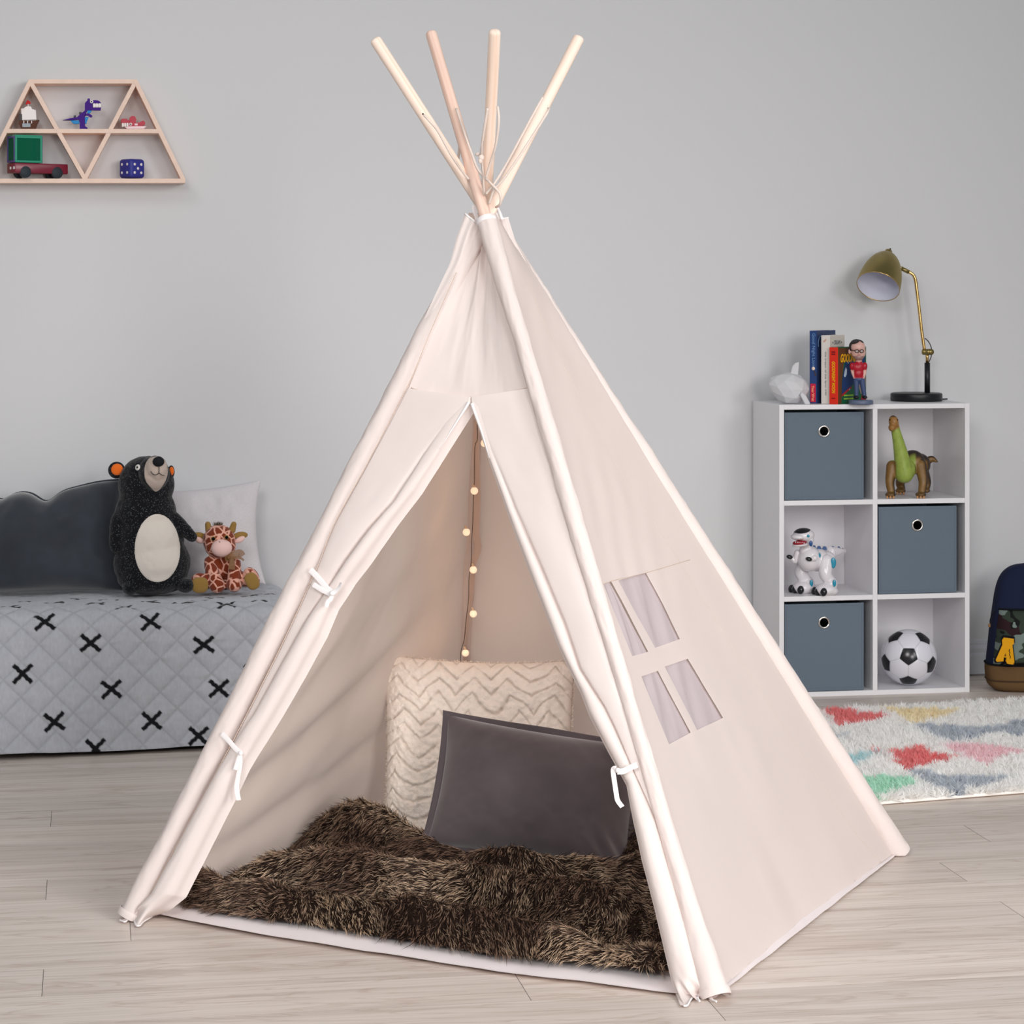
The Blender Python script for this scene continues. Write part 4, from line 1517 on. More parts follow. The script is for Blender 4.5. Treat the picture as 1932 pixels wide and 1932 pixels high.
# --- pink brick-built crocodile
M_PNK = mat('rose_plastic', (188, 70, 86), .5, .25)
M_LPK = mat('pale_pink_plastic', (240, 214, 220), .35, .5)
bp_ = shelf_floor(255, zmid, .036)
r0 = (255, 240.8)
cro = thing('toy_crocodile', 'rose pink brick-built toy crocodile with white teeth on the wall shelf', 'toy crocodile', bp_)
plate('belly', [(241, 240.5), (272, 240.5), (275, 238), (278.5, 237.5), (275, 235.5), (236, 236)], r0, bp_, -.013, .022, M_LPK, cro)
plate('body', [(242, 236.5), (242, 229), (244, 228.5), (246, 220), (250, 216), (256, 217), (258.5, 223), (257, 229), (263, 229), (268, 226), (272, 225), (275, 229), (274, 233), (266, 236.5)], r0, bp_, -.009, .020, M_PNK, cro)
plate('snout', [(230.5, 229.5), (230, 224), (233, 221.5), (240, 222), (245, 225), (246, 230)], r0, bp_, -.014, .026, M_PNK, cro)
for x_ in (233.5, 237.7, 242):
    mk('tooth', *box(bp_ + eS * ((x_ - 255) * K) + uS * ((240.8 - 233.3) * K) + A([0, -.012, 0]), (.0062, .010, .012), .0016), M_WHITEP, cro)
ec = bp_ + eS * ((247.8 - 255) * K) + uS * ((240.8 - 232) * K) + A([0, -.0095, 0])
eo = mk('eye', *lathe([(.0046, 0), (.0046, .0012), (.0036, .0018)], ec, -YR, 20), M_WHITEP, cro)
mk('pupil', *lathe([(.0021, .0018), (.0021, .0026), (.0003, .0028)], ec, -YR, 14), M_DKG, eo)
mk('side_stripe', *box(bp_ + eS * ((258 - 255) * K) + uS * ((240.8 - 232.5) * K) + A([0, -.0095, 0]), (.010, .004, .0065), .0012), M_LPK, cro)

# --- magnetic tile truck
def tileglass(name, c):
    return mat(name, c, .12, .6, alpha=.45, trans=.4)
M_TGRN, M_TPUR, M_TBLU = tileglass('green_tile', (18, 150, 112)), tileglass('violet_tile', (62, 40, 120)), tileglass('blue_tile', (30, 44, 140))
M_FGRN = mat('green_tile_rim', (28, 142, 112), .25, .6)
M_FPUR = mat('violet_tile_rim', (66, 52, 128), .25, .6)
M_CHAS = mat('wine_red_plastic', (120, 24, 48), .3, .55)
M_TYRE = mat('black_tyre', (44, 52, 60), .6, .3)
bp_ = shelf_floor(70, zbot, .0275)
r0 = (72, 335)
trk = thing('toy_truck', 'magnetic tile toy truck with green cab and wine red chassis on the wall shelf', 'toy truck', bp_)
RZT = rotz(.42)
ex_, ey_ = RZT @ XR, RZT @ YR
T3 = lambda px, py, dy: bp_ + ex_ * ((px - 76) * K) + UP * ((335 - py) * K) + ey_ * dy
# chassis
v, f = box((0, 0, 0), (.170, .062, .030), .003)
c_ = T3(76, 317, 0)
mk('chassis', c_ + v[:, :1] * ex_ + v[:, 1:2] * ey_ + v[:, 2:] * UP, f, M_CHAS, trk)
v, f = box((0, 0, 0), (.008, .02, .008), .002)
mk('tow_hook', T3(130, 318, 0) + v[:, :1] * ex_ + v[:, 1:2] * ey_ + v[:, 2:] * UP, f, M_CHAS, trk)
for dy in (-.026, .0):
    v, f = box((0, 0, 0), (.002, .010, .008), .0006)
    mk('headlight', T3(23, 317, dy) + v[:, :1] * ex_ + v[:, 1:2] * ey_ + v[:, 2:] * UP, f, M_WHITEP, trk)
for px in (45, 107):
    for dy in (-.026, .020):
        c_ = T3(px, 335, dy) + UP * .0175
        wh = mk('wheel', *lathe([(.003, -.006), (.0165, -.006), (.0175, -.0045), (.0175, .0045), (.0165, .006), (.003, .006)], c_, ey_, 30), M_TYRE, trk)


def tile(c, a_, b_, w_, h_, mg, mf_, name):
    """square tile: rim + clear centre; a_, b_ its sides"""
    n_ = np.cross(a_, b_)
    fr_p = []
    for sgn in (-1, 1):
        v, f = box((0, 0, 0), (w_, .0065, .006), .001)
        fr_p.append((c + v[:, :1] * a_ + (v[:, 1:2] + sgn * (h_ / 2 - .00325)) * b_ + v[:, 2:] * n_, f))
        v, f = box((0, 0, 0), (.0065, h_ - .012, .006), .001)
        fr_p.append((c + (v[:, :1] + sgn * (w_ / 2 - .00325)) * a_ + v[:, 1:2] * b_ + v[:, 2:] * n_, f))
    fo = mk(name, *join(*fr_p), mf_, trk, smooth=False)
    v, f = box((0, 0, 0), (w_ - .012, h_ - .012, .0025), 0)
    mk('tile_pane', c + v[:, :1] * a_ + v[:, 1:2] * b_ + v[:, 2:] * n_, f, mg, fo, smooth=False)


cz = 282.5
tile(T3(51, cz, -.028), ex_, UP, .086, .079, M_TGRN, M_FGRN, 'cab_tile')
tile(T3(51, cz, .028), ex_, UP, .086, .079, M_TGRN, M_FGRN, 'cab_tile')
tile(T3(25, cz, 0), ey_, UP, .056, .079, M_TGRN, M_FPUR, 'cab_tile')
tile(T3(77, cz, 0), ey_, UP, .056, .079, M_TBLU, M_FPUR, 'cab_tile')
v, f = box((0, 0, 0), (.086, .060, .004), .001)
mk('cab_roof', T3(51, 257.5, 0) + v[:, :1] * ex_ + v[:, 1:2] * ey_ + v[:, 2:] * UP, f, M_FGRN, trk, smooth=False)

# --- blue die
bp_ = shelf_floor(249, zbot, .045)
die = thing('toy_die', 'large blue die with white dots on the wall shelf', 'die', bp_)
M_DIE = mat('blue_rubber', (46, 50, 140), .5, .4)
sd = .0575
Rd = rotz(math.radians(38))
v, f = box((0, 0, sd / 2), (sd, sd, sd), .010, seg=5)
mk('cube', bp_ + v @ Rd.T, f, M_DIE, die)
pv = []
o4 = [(-1, -1), (1, -1), (-1, 1), (1, 1)]
for nrm, ax, dots in ((A([0, -1., 0]), A([1., 0, 0]), o4 + [(0, 0)]), (A([-1., 0, 0]), A([0, -1., 0]), o4), (A([0, 0, 1.]), A([1., 0, 0]), [(-1, -1), (1, 1), (0, 0)])):
    ay = np.cross(nrm, ax)
    for a_, b_ in dots:
        c_ = A([0, 0, sd / 2]) + nrm * (sd / 2 - .0002) + ax * a_ * .0125 + ay * b_ * .0125
        mk('dot', *lathe([(.0043, 0), (.0040, .0006), (.0002, .0008)], bp_ + Rd @ c_, Rd @ nrm, 18), M_WHITEP, die)
# ================================================================== CUBE SHELF
M_MEL = mat('white_melamine', (228, 227, 230), .38, .4)
sO = A([2.0670, 7.1824, 0.0])
ths = .1793 - TH
sX, sY = A([math.cos(ths), math.sin(ths), 0]), A([-math.sin(ths), math.cos(ths), 0])
SW, SH, SD, ST = .61, .8932, .2887, .015
Sh = lambda a, b_, z: sO + sX * a + sY * b_ + UP * z
shelf = thing('cube_shelf', 'white six-cube storage shelf against the wall, right of the tent', 'shelf', Sh(SW / 2, SD / 2, 0))


def sbox(name, a0, a1, b0, b1, z0, z1, m, par, bev=.0008, smooth=False):
    v, f = box((0, 0, 0), (a1 - a0, b1 - b0, z1 - z0), bev)
    c_ = Sh((a0 + a1) / 2, (b0 + b1) / 2, (z0 + z1) / 2)
    return mk(name, c_ + v[:, :1] * sX + v[:, 1:2] * sY + v[:, 2:] * UP, f, m, par, smooth=smooth)


sbox('side_panel', 0, ST, 0, SD, 0, SH, M_MEL, shelf)
sbox('side_panel', SW - ST, SW, 0, SD, 0, SH, M_MEL, shelf)
sbox('divider', SW / 2 - ST / 2, SW / 2 + ST / 2, .0004, SD - .006, ST, SH - ST, M_MEL, shelf)
CH = (SH - 4 * ST) / 3
sbox('top_panel', ST, SW - ST, .0004, SD, SH - ST, SH - .0004, M_MEL, shelf)
sbox('bottom_panel', ST, SW - ST, .0004, SD, 0, ST, M_MEL, shelf)
for r_ in (1, 2):
    z_ = ST + r_ * CH + (r_ - 1) * ST
    for a0, a1 in ((ST, SW / 2 - ST / 2), (SW / 2 + ST / 2, SW - ST)):
        sbox('shelf_board', a0, a1, .0004, SD - .006, z_, z_ + ST, M_MEL, shelf)
sbox('back_panel', ST, SW - ST, SD - .006, SD - .001, ST, SH - ST, M_MEL, shelf)
zf = lambda r_: ST + (r_ - 1) * (CH + ST)            # floor of cube row r_ (1 = lowest)

# fabric bins
M_BIN = mat('slate_nonwoven_fabric', (104, 117, 129), .95, .1, bump=(1100, .35, .001), vary=(500, .05))
M_BINE = mat('slate_fabric_seam', (104, 114, 128), .95, .1)
M_CHROME = mat('nickel_ring', (216, 212, 208), .22, .5, metal=1)
M_BLACK = mat('black_hole', (10, 10, 12), .9, .1)
for lab, c_, r_, dx in (('slate fabric bin in the top left cube of the white shelf', 0, 3, 0), ('slate fabric bin in the middle right cube, under the long-necked dinosaur', 1, 2, .002), ('slate fabric bin in the bottom left cube, beside the football', 0, 1, 0)):
    a0 = (ST if c_ == 0 else SW / 2 + ST / 2) + .004 + dx
    a1, z0 = a0 + .252, zf(r_) + .001
    h_ = CH - .010
    bn = thing('storage_bin', lab, 'storage bin', Sh((a0 + a1) / 2, .14, z0), 'slate fabric bins in the white shelf')
    sbox('front_panel', a0, a1, .006, .011, z0, z0 + h_, M_BIN, bn, .002)
    sbox('side_panel', a0, a0 + .004, .011, .262, z0, z0 + h_, M_BIN, bn, .001)
    sbox('side_panel', a1 - .004, a1, .011, .262, z0, z0 + h_, M_BIN, bn, .001)
    sbox('back_panel', a0, a1, .262, .267, z0, z0 + h_, M_BIN, bn, .001)
    sbox('bottom_panel', a0 + .004, a1 - .004, .011, .262, z0, z0 + .004, M_BIN, bn, .001)
    for q in ((a0 + .006, a0 + .0075, z0 + .006, z0 + h_ - .006), (a1 - .0075, a1 - .006, z0 + .006, z0 + h_ - .006), (a0 + .006, a1 - .006, z0 + .008, z0 + .0095), (a0 + .006, a1 - .006, z0 + h_ - .0085, z0 + h_ - .007)):
        sbox('seam', q[0], q[1], .0053, .0062, q[2], q[3], M_BINE, bn, 0)
    gz = z0 + h_ - .058
    gc = Sh((a0 + a1) / 2 - .002, .006, gz)
    pr = [(.0128, .001), (.0128, -.0022), (.0142, -.0042), (.0172, -.0042), (.0192, -.0022), (.0196, .001)]
    gr = mk('grommet', *lathe(pr, gc, sY, 36, False), M_CHROME, bn)
    mk('grommet_hole', *lathe([(.0130, -.0006), (.0002, -.0006)], gc, sY, 30), M_BLACK, gr)

# ================================================================== FOOTBALL
bc = at(1714.5, 1240, 7.585)
RB_ = .0862
bc[2] = zf(1) + RB_
bm = bmesh.new()
bmesh.ops.create_icosphere(bm, subdivisions=7, radius=1)
Vb, Fb = bm_out(bm)
g_ = (1 + 5 ** .5) / 2
ico = A([(s1 * a_, s2 * b_, 0) for a_, b_ in ((1, g_),) for s1 in (-1, 1) for s2 in (-1, 1)])
ico = np.concatenate([ico[:, [2, 0, 1]], ico[:, [0, 1, 2]], ico[:, [1, 2, 0]]])
ico = ico / np.linalg.norm(ico[0])
fc = []
for i in range(12):
    for j in range(i + 1, 12):
        for k in range(j + 1, 12):
            if min(ico[i] @ ico[j], ico[j] @ ico[k], ico[i] @ ico[k]) > .4:
                fc.append(unit(ico[i] + ico[j] + ico[k]))
fc = A(fc)
# turn the ball so one pentagon faces the viewer with a corner pointing down
fwd = unit(CAM - bc)
fwd = unit(rodr(RT, math.radians(-2)) @ fwd)
p0_ = ico[0]
nb = [v_ for v_ in ico if .4 < v_ @ p0_ < .5]
corner = unit(sum(sorted(nb, key=lambda v_: -(v_ @ nb[0]))[:2]) + p0_)
u0 = unit(corner - p0_ * (corner @ p0_))
B0 = np.stack([p0_, u0, np.cross(p0_, u0)], 1)
dn = unit(UP - fwd * (UP @ fwd) + RT * .02)
B1 = np.stack([fwd, dn, np.cross(fwd, dn)], 1)
Q_ = B1 @ B0.T
dirs = np.concatenate([ico / 2.327, fc / 2.267]) @ Q_.T
sco = np.sort(Vb @ dirs.T, axis=1)
best = np.argmax(Vb @ dirs.T, axis=1)
gap = (sco[:, -1] - sco[:, -2]) * 2.3
gr_ = np.exp(-(gap / .012) ** 2)
blk = np.where(best < 12, 1., 0.)
blk = blk * sstep(.002, .008, gap)
C = A(lin((222, 222, 230))[:3])[None] * (1 - blk[:, None]) + A(lin((18, 20, 26))[:3]) * blk[:, None]
C = C * (1 - .22 * (gr_ * (1 - blk))[:, None])
M_BALL = mat('glossy_ball_skin', (220, 220, 225), .22, .5, attr='Col')
tag(mk('soccer_ball', bc + Vb * (RB_ * (1 - .010 * gr_))[:, None], A(Fb), M_BALL, col=C), 'black and white football in the bottom right cube of the shelf', 'ball')

# ================================================================== LONG-NECKED DINOSAUR
z3 = zf(3)
kd = 7.58 / 4600


def G_(px, py, d_):
    return at(px, py, d_)


pr = [tube(cr([G_(1706, 894, 7.535), G_(1702, 868, 7.53), G_(1696, 838, 7.522), G_(1690, 812, 7.515), G_(1688, 800, 7.515)], 24), cr([17.5, 15, 11.2, 8.6, 7.5], 24)[:, 0] * kd, 18, True, True),
      ell(G_(1707, 886, 7.55), (21 * kd, .034, 21 * kd)), ell(G_(1722, 872, 7.60), (22 * kd, .055, 23 * kd)), ell(G_(1736, 876, 7.67), (18 * kd, .05, 21 * kd)),
      tube(cr([G_(1738, 878, 7.69), G_(1749, 871, 7.71), G_(1758, 866, 7.71), G_(1768, 871, 7.70)], 20), cr([13, 8, 6.5, 2.2], 20)[:, 0] * kd, 14, True, True),
      ell(G_(1686, 796, 7.508), (9 * kd, .017, 12.5 * kd), rodr(FW, -.15)), ell(G_(1682.5, 807, 7.498), (6.2 * kd, .014, 7 * kd))]
for px, pt_, fx, d_, dt in ((1684, 880, 1682, 7.535, 7.55), (1736, 878, 1739, 7.535, 7.56), (1704, 895, 1701, 7.685, 7.66), (1741, 890, 1747, 7.690, 7.67)):
    yb = CY + (1.25 - z3 - .006) / d_ * FPX
    pr.append(tube(cr([G_(px, pt_, dt), G_((px * .5 + fx * .5) - (4 if px < 1720 else -4), (pt_ * .5 + yb * .5), d_ + .005), G_(fx, yb - 6, d_)], 16), cr([12, 8.8, 7.2], 16)[:, 0] * kd, 16, True, True))
    pr.append(ell(G_(fx - 2, yb - 2.5, d_ - .008), (10 * kd, .020, 5 * kd)))
v, f = sculpt(pr, .0022, 3)
v[:, 2] = np.maximum(v[:, 2], z3)
nv_ = vnormals(v, f)
PXY = A([project(p_) for p_ in v])
px, py = PXY[:, 0], PXY[:, 1]
dep = (v - CAM) @ FW
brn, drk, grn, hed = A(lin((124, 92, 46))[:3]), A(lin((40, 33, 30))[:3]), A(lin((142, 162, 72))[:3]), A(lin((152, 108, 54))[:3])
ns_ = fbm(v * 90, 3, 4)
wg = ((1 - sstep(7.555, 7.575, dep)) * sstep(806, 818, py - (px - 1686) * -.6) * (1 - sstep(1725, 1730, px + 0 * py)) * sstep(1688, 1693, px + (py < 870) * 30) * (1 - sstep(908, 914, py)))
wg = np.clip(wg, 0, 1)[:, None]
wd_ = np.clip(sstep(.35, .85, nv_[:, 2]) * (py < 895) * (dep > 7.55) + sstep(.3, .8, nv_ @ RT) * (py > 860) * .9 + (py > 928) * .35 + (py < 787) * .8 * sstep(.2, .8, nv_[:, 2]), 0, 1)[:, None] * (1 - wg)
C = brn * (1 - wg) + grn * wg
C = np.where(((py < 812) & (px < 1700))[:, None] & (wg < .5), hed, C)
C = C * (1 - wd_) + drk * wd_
C = C * (1 + .22 * ns_[:, None])
M_TOY = mat('painted_vinyl', (130, 100, 60), .38, .45, attr='Col', bump=(500, .25, .001))
sau = thing('toy_dinosaur', 'green and brown long-necked toy dinosaur in the top right cube', 'toy dinosaur', G_(1712, 940, 7.58) * A([1, 1, 0]) + UP * z3)
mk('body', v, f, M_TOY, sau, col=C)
for sx_ in (-1, 1):
    ec = G_(1686 + sx_ * 7.5, 792, 7.497)
    mk('eye', *ell(ec, (.0022,) * 3, None, 8, 10), M_BLACK, sau)
M_NAIL = mat('toy_claw', (190, 140, 92), .4, .4)
for px0, yb, d_ in ((1682, 938, 7.512), (1739, 940, 7.512), (1701, 930, 7.662)):
    for k in (-1, 0, 1):
        q = G_(px0 - 2 + k * 6, yb, d_ - .002 * (1 - abs(k)))
        q[2] = z3 + .004
        mk('claw', *ell(q, (.0038, .004, .0042), None, 8, 10), M_NAIL, sau)

# ================================================================== ROBOT DINOSAUR
z2 = zf(2)
rz = lambda zx, zy, d_=7.50: at(1460 + zx * .10352, 960 + zy * .10352, d_)
kr = .10352 * 7.5 / 4600
M_RW = mat('glossy_white_plastic', (226, 222, 226), .2, .5, coat=.3)
M_RK = mat('glossy_black_plastic', (18, 20, 26), .15, .6)
M_RT_ = mat('teal_accent_plastic', (12, 136, 164), .25, .6)
M_RB = mat('blue_accent_plastic', (18, 72, 130), .3, .5)
M_RR = mat('red_mouth_plastic', (150, 12, 34), .4, .4)
rob = thing('robot_dinosaur', 'white robot dinosaur toy with teal joints in the middle left cube', 'toy robot', rz(700, 1560) * A([1, 1, 0]) + UP * z2)
pr = [ell(rz(640, 905, 7.50), (215 * kr, .040, 240 * kr)), ell(rz(800, 930, 7.52), (215 * kr, .042, 215 * kr)), ell(rz(960, 930, 7.53), (165 * kr, .038, 170 * kr)),
      tube(cr([rz(560, 760, 7.49), rz(590, 690, 7.49), rz(600, 620, 7.485)], 8), [100 * kr] * 8, 14, True, True)]
v, f = sculpt(pr, .0022, 4)
body_v, body_f = v, f
mk('body', v, f, M_RW, rob)
# segmented tail
tp = cr([rz(990, 810, 7.56), rz(1090, 790, 7.60), rz(1190, 775, 7.64), rz(1300, 765, 7.67)], 9)
tr_ = np.linspace(125, 30, 9) * kr
for k in range(8):
    mk('tail_segment', *tube(A([tp[k], tp[k] * .3 + tp[k + 1] * .7, tp[k + 1]]), [tr_[k], tr_[k] * .97, tr_[k] * .82], 16, True), M_RW, rob)
for zx, zy, w_, h_, d_ in ((735, 695, 40, 55, 7.50), (825, 712, 52, 62, 7.51), (925, 716, 52, 60, 7.53), (1075, 706, 40, 54, 7.59), (1185, 706, 34, 50, 7.63), (1255, 722, 20, 34, 7.65)):
    c_ = rz(zx, zy + 30, d_)
    v, f = prism([(-w_ * kr, 0), (w_ * kr, 0), (w_ * .45 * kr, h_ * kr), (-w_ * .3 * kr, h_ * kr)], c_, RT, UP, FW, .010, .0006)
    mk('back_spike', v, f, M_RB, rob, smooth=False)
# head
pr = [ell(rz(545, 480, 7.47), (195 * kr, .034, 128 * kr), rodr(FW, .0)), ell(rz(440, 510, 7.455), (130 * kr, .026, 62 * kr)), ell(rz(630, 560, 7.475), (90 * kr, .030, 105 * kr))]
v, f = sculpt(pr, .0018, 4)
hd = mk('head', v, f, M_RW, rob)
P2_ = A([project(p_) for p_ in v])
zx, zy = (P2_[:, 0] - 1460) / .10352, (P2_[:, 1] - 960) / .10352
m_ = (((zx - 490) / 175) ** 2 + ((zy - 385) / 72) ** 2 < 1)
V2, F2 = patch(v, f, m_, .0009)
if len(F2):
    mk('visor', V2, F2, M_RK, hd)
pr = [ell(rz(480, 655, 7.455), (150 * kr, .026, 36 * kr), rodr(FW, -.12))]
mk('jaw', *pr[0], M_RW, rob)
mk('mouth', *ell(rz(470, 618, 7.452), (128 * kr, .023, 46 * kr), rodr(FW, -.10)), M_RR, rob)
for k in range(5):
    q = rz(400 + k * 38, 596 + k * 5, 7.432)
    mk('tooth', *lathe([(12 * kr, 0), (2 * kr, 34 * kr)], q, -UP, 8), M_RW, rob)


def disc(name, zx, zy, rx, ry, d_, m, par, nrm=None):
    n_ = unit(nrm if nrm is not None else CAM - rz(zx, zy, d_))
    c_ = rz(zx, zy, d_)
    a_ = np.linspace(0, 2 * math.pi, 28, endpoint=False)
    rings = []
    for s_, h_ in ((1, 0), (1, .0014), (.8, .0020), (.02, .0022)):
        rings.append(c_ + n_ * h_ + (np.cos(a_) * rx * s_ * kr)[:, None] * RT + (np.sin(a_) * ry * s_ * kr)[:, None] * UP)
    V_ = np.concatenate(rings)
    F_ = [q[::-1] for q in gridF(4, 28, cv=True)]
    return mk(name, V_, [q[::-1] for q in F_], m, par)


disc('eye', 628, 495, 25, 27, 7.438, M_RT_, hd)
disc('cheek_disc', 675, 632, 32, 54, 7.440, M_RB, hd)
disc('shoulder_disc', 838, 845, 20, 45, 7.478, M_RT_, rob)
# arms
for pts, hand, d_ in (([(430, 800), (400, 905), (385, 955), (330, 900)], (288, 878), 7.50), ([(740, 900), (690, 920)], (640, 916), 7.462)):
    P_ = cr([rz(a_, b_, d_) for a_, b_ in pts], 14)
    mk('arm', *tube(P_, np.linspace(58, 42, 14) * kr, 14, True, True), M_RW, rob)
    mk('hand', *ell(rz(*hand, d_ - .004), (62 * kr, .009, 40 * kr), rodr(FW, .25)), M_RK, rob)
# legs, feet and toes
for hip, knee, ank, foot, d_ in (((560, 1000), (500, 1180), (590, 1300), (540, 1440), 7.535), ((960, 960), (940, 1180), (1010, 1300), (960, 1480), 7.480)):
    zft = z2
    fb = CY + (1.25 - z2) / d_ * FPX
    fy = (fb - 960) / .10352
    pr = [tube(cr([rz(*hip, d_ + .012), rz(*knee, d_), rz(*ank, d_ + .004)], 14), cr([135, 120, 100], 14)[:, 0] * kr, 18, True, True),
          ell(rz(ank[0] + 30, ank[1] + 60, d_ + .004), (120 * kr, .026, 125 * kr)), ell(rz(foot[0] - 10, fy - 95, d_ - .006), (195 * kr, .032, 118 * kr)), ell(rz(foot[0] + 70, fy - 75, d_), (140 * kr, .03, 90 * kr))]
    v, f = sculpt(pr, .0022, 4)
    v[:, 2] = np.maximum(v[:, 2], z2)
    lg = mk('leg', v, f, M_RW, rob)
    for k, (ox, oy, dd_) in enumerate(((-215, -70, .012), (-150, -62, -.012), (-50, -52, -.032))):
        q = rz(foot[0] + ox, fy + oy, d_ + dd_)
        v, f = ell(q, (62 * kr, .012, 78 * kr), rodr(FW, .2))
        v[:, 2] = np.maximum(v[:, 2], z2)
        mk('toe', v, f, M_RK, lg)
    disc('ankle_disc', ank[0] + 95, ank[1] + 55, 32, 66, d_ - .024, M_RT_, lg)
disc('hip_disc', 1085, 985, 50, 98, 7.474, M_RT_, rob)

# ================================================================== ON TOP OF THE SHELF
zt = SH
kt = 7.5 / 4600
# --- faceted white shark
M_SHK = mat('matt_white_resin', (206, 207, 210), .6, .3)
bm = bmesh.new()
bmesh.ops.create_icosphere(bm, subdivisions=2, radius=1)
Vs_, Fs_ = bm_out(bm)
kz = .0621 * 7.53 / 4600
cS = at(1430 + 930 * .0621, 670 + 1050 * .0621, 7.53)
X_, Y_, Z_ = Vs_[:, 0].copy(), Vs_[:, 1].copy(), Vs_[:, 2].copy()
nose = sstep(.2, 1, -X_)
Xn = X_ * 640
Zn = Z_ * 500 * (1 - .25 * nose) + nose * 150 + 8 * np.sin(Vs_[:, 1] * 9)
Yn = Y_ * 520 * (1 - .30 * nose)
Zn = np.maximum(Zn, -440)
Vw = cS + (Xn * kz)[:, None] * RT + (Yn * kz)[:, None] * FW + (Zn * kz)[:, None] * UP
Vw[:, 2] += zt - Vw[:, 2].min()
shk = thing('shark_figurine', 'faceted white shark figurine at the left end of the shelf top', 'figurine', A([cS[0], cS[1], zt]))
mk('body', Vw, Fs_, M_SHK, shk, smooth=False)
bz = lambda zx, zy: at(1430 + zx * .0621, 670 + zy * .0621, 7.53)


def fin(name, pts, d_, th):
    P0 = at(1430 + pts[0][0] * .0621, 670 + pts[0][1] * .0621, d_)
    poly = [((a_ - pts[0][0]) * kz, -(b_ - pts[0][1]) * kz) for a_, b_ in pts]
    v, f = prism(poly, P0 - FW * th / 2, RT, UP, FW, th, .003)
    v[:, 2] = np.maximum(v[:, 2], zt)
    mk(name, v, f, M_SHK, shk, smooth=False)


fin('dorsal_fin', [(970, 600), (1040, 340), (1130, 235), (1250, 205), (1240, 400), (1215, 620)], 7.53, .012)
fin('side_fin', [(1270, 1200), (1330, 1120), (1460, 1230), (1590, 1480), (1570, 1520), (1430, 1510)], 7.485, .012)

# --- three books
def book(pxc, d_, alpha, w_, t_, h_, lab, spine, cover, name='book'):
    """corner = the upright edge between spine and front cover"""
    b_ = RT * math.cos(alpha) + FW * math.sin(alpha)
    a_ = RT * math.sin(alpha) - FW * math.cos(alpha)
    c_ = at(pxc, 600, d_)
    c_[2] = zt
    bk = thing(name, lab, 'book', c_, 'books standing on the shelf')
    def slab(nm, b0, b1, a0, a1, z0, z1, m, bev=.0006):
        v, f = box((0, 0, 0), (b1 - b0, a1 - a0, z1 - z0), bev)
        o_ = c_ + b_ * (b0 + b1) / 2 + a_ * (a0 + a1) / 2 + UP * (z0 + z1) / 2
        # right-handed frame b_, -a_, up
        return mk(nm, o_ + v[:, :1] * b_ - v[:, 1:2] * a_ + v[:, 2:] * UP, f, m, bk, smooth=False)
    slab('front_cover', 0, w_, -.002, 0, 0, h_, cover)
    slab('back_cover', 0, w_, -t_, -t_ + .002, 0, h_, cover)
    slab('spine', -.0012, .001, -t_, 0, 0, h_, spine, .0005)
    slab('pages', .001, w_ - .003, -t_ + .002, -.002, .002, h_ - .002, M_PAGES)
    return bk, c_, b_, a_, slab


M_PAGES = mat('book_pages', (228, 220, 206), .9, .1)
M_NAVY = mat('navy_cover', (34, 52, 96), .45, .35)
M_NAVYS = mat('navy_spine', (36, 66, 120), .45, .35)
M_CRM = mat('cream_cover', (214, 206, 196), .6, .3)
M_CRMS = mat('cream_spine', (220, 214, 208), .6, .3)
M_ORG = mat('orange_red_spine', (228, 44, 20), .4, .4)
M_GRNC = mat('green_cover', (14, 92, 58), .4, .4)
M_LBLU = mat('pale_blue_ink', (120, 160, 204), .6)
M_CRIM = mat('crimson_label', (196, 30, 66), .45, .35)
M_SALM = mat('salmon_ink', (252, 168, 134), .6)
M_GINK = mat('grey_ink', (120, 124, 130), .7)
M_YINK = mat('yellow_ink', (236, 172, 16), .6)
M_BLUP = mat('blue_print', (22, 52, 104), .5)
M_BRNP = mat('brown_print', (98, 58, 32), .5)
M_REDL = mat('red_print', (168, 24, 34), .5)
M_GRYP = mat('stone_print', (136, 120, 116), .5)
M_WHP = mat('pale_print', (188, 206, 226), .5)

bk, c_, b_, a_, slab = book(1541, 7.51, math.radians(60), .150, .0235, .2245, 'tall navy picture book, leftmost of the three standing books', M_NAVYS, M_NAVY)
e_sp = -UP
so = lambda z, s_: c_ - b_ * .0018 - a_ * s_ + UP * z       # a point on the spine, s_ from the cover edge
text_mesh('spine_title', 'Good Night Lions', M_LBLU, bk, so(.2165, .0168), -UP, a_, .01, fit=(.106, .0125))
slab('spine_label', -.0018, -.001, -.0205, -.0030, .004, .061, M_CRIM, .0002)
text_mesh('spine_lettering', 'Your West', M_SALM, bk, so(.0555, .0160) - b_ * .0008, -UP, a_, .01, fit=(.048, .0088), bold=.0003)
mk('moon_print', *lathe([(.0055, 0), (.0055, .0004), (.0002, .0005)], so(.108, .0105), -b_, 20), mat('moon_ink', (244, 222, 208), .6), bk)
v, f = prism([(0, 0), (.008, -.010), (.011, -.019), (.006, -.022), (.003, -.012)], so(.105, .0105), a_, UP, -b_, .0004)
mk('tree_print', v, f, mat('dusk_print', (66, 58, 66), .6), bk, smooth=False)
for zq, x_ in ((.206, .062), (.204, .082), (.207, .10), (.205, .12)):
    v, f = box((0, 0, 0), (.006, .0004, .004), 0)
    mk('cover_lettering', c_ + b_ * x_ + a_ * .0004 + UP * zq + v[:, :1] * b_ - v[:, 1:2] * a_ + v[:, 2:] * UP, f, M_LBLU, bk, smooth=False)
aa = np.linspace(.5, 2.2, 14) + math.pi / 2
mk('moon_ring_print', *tube(A([c_ + b_ * (.040 + .03 * math.cos(t)) + a_ * .0006 + UP * (.185 + .024 * math.sin(t)) for t in np.linspace(1.6, 3.6, 14)]), .0008, 6), M_LBLU, bk)

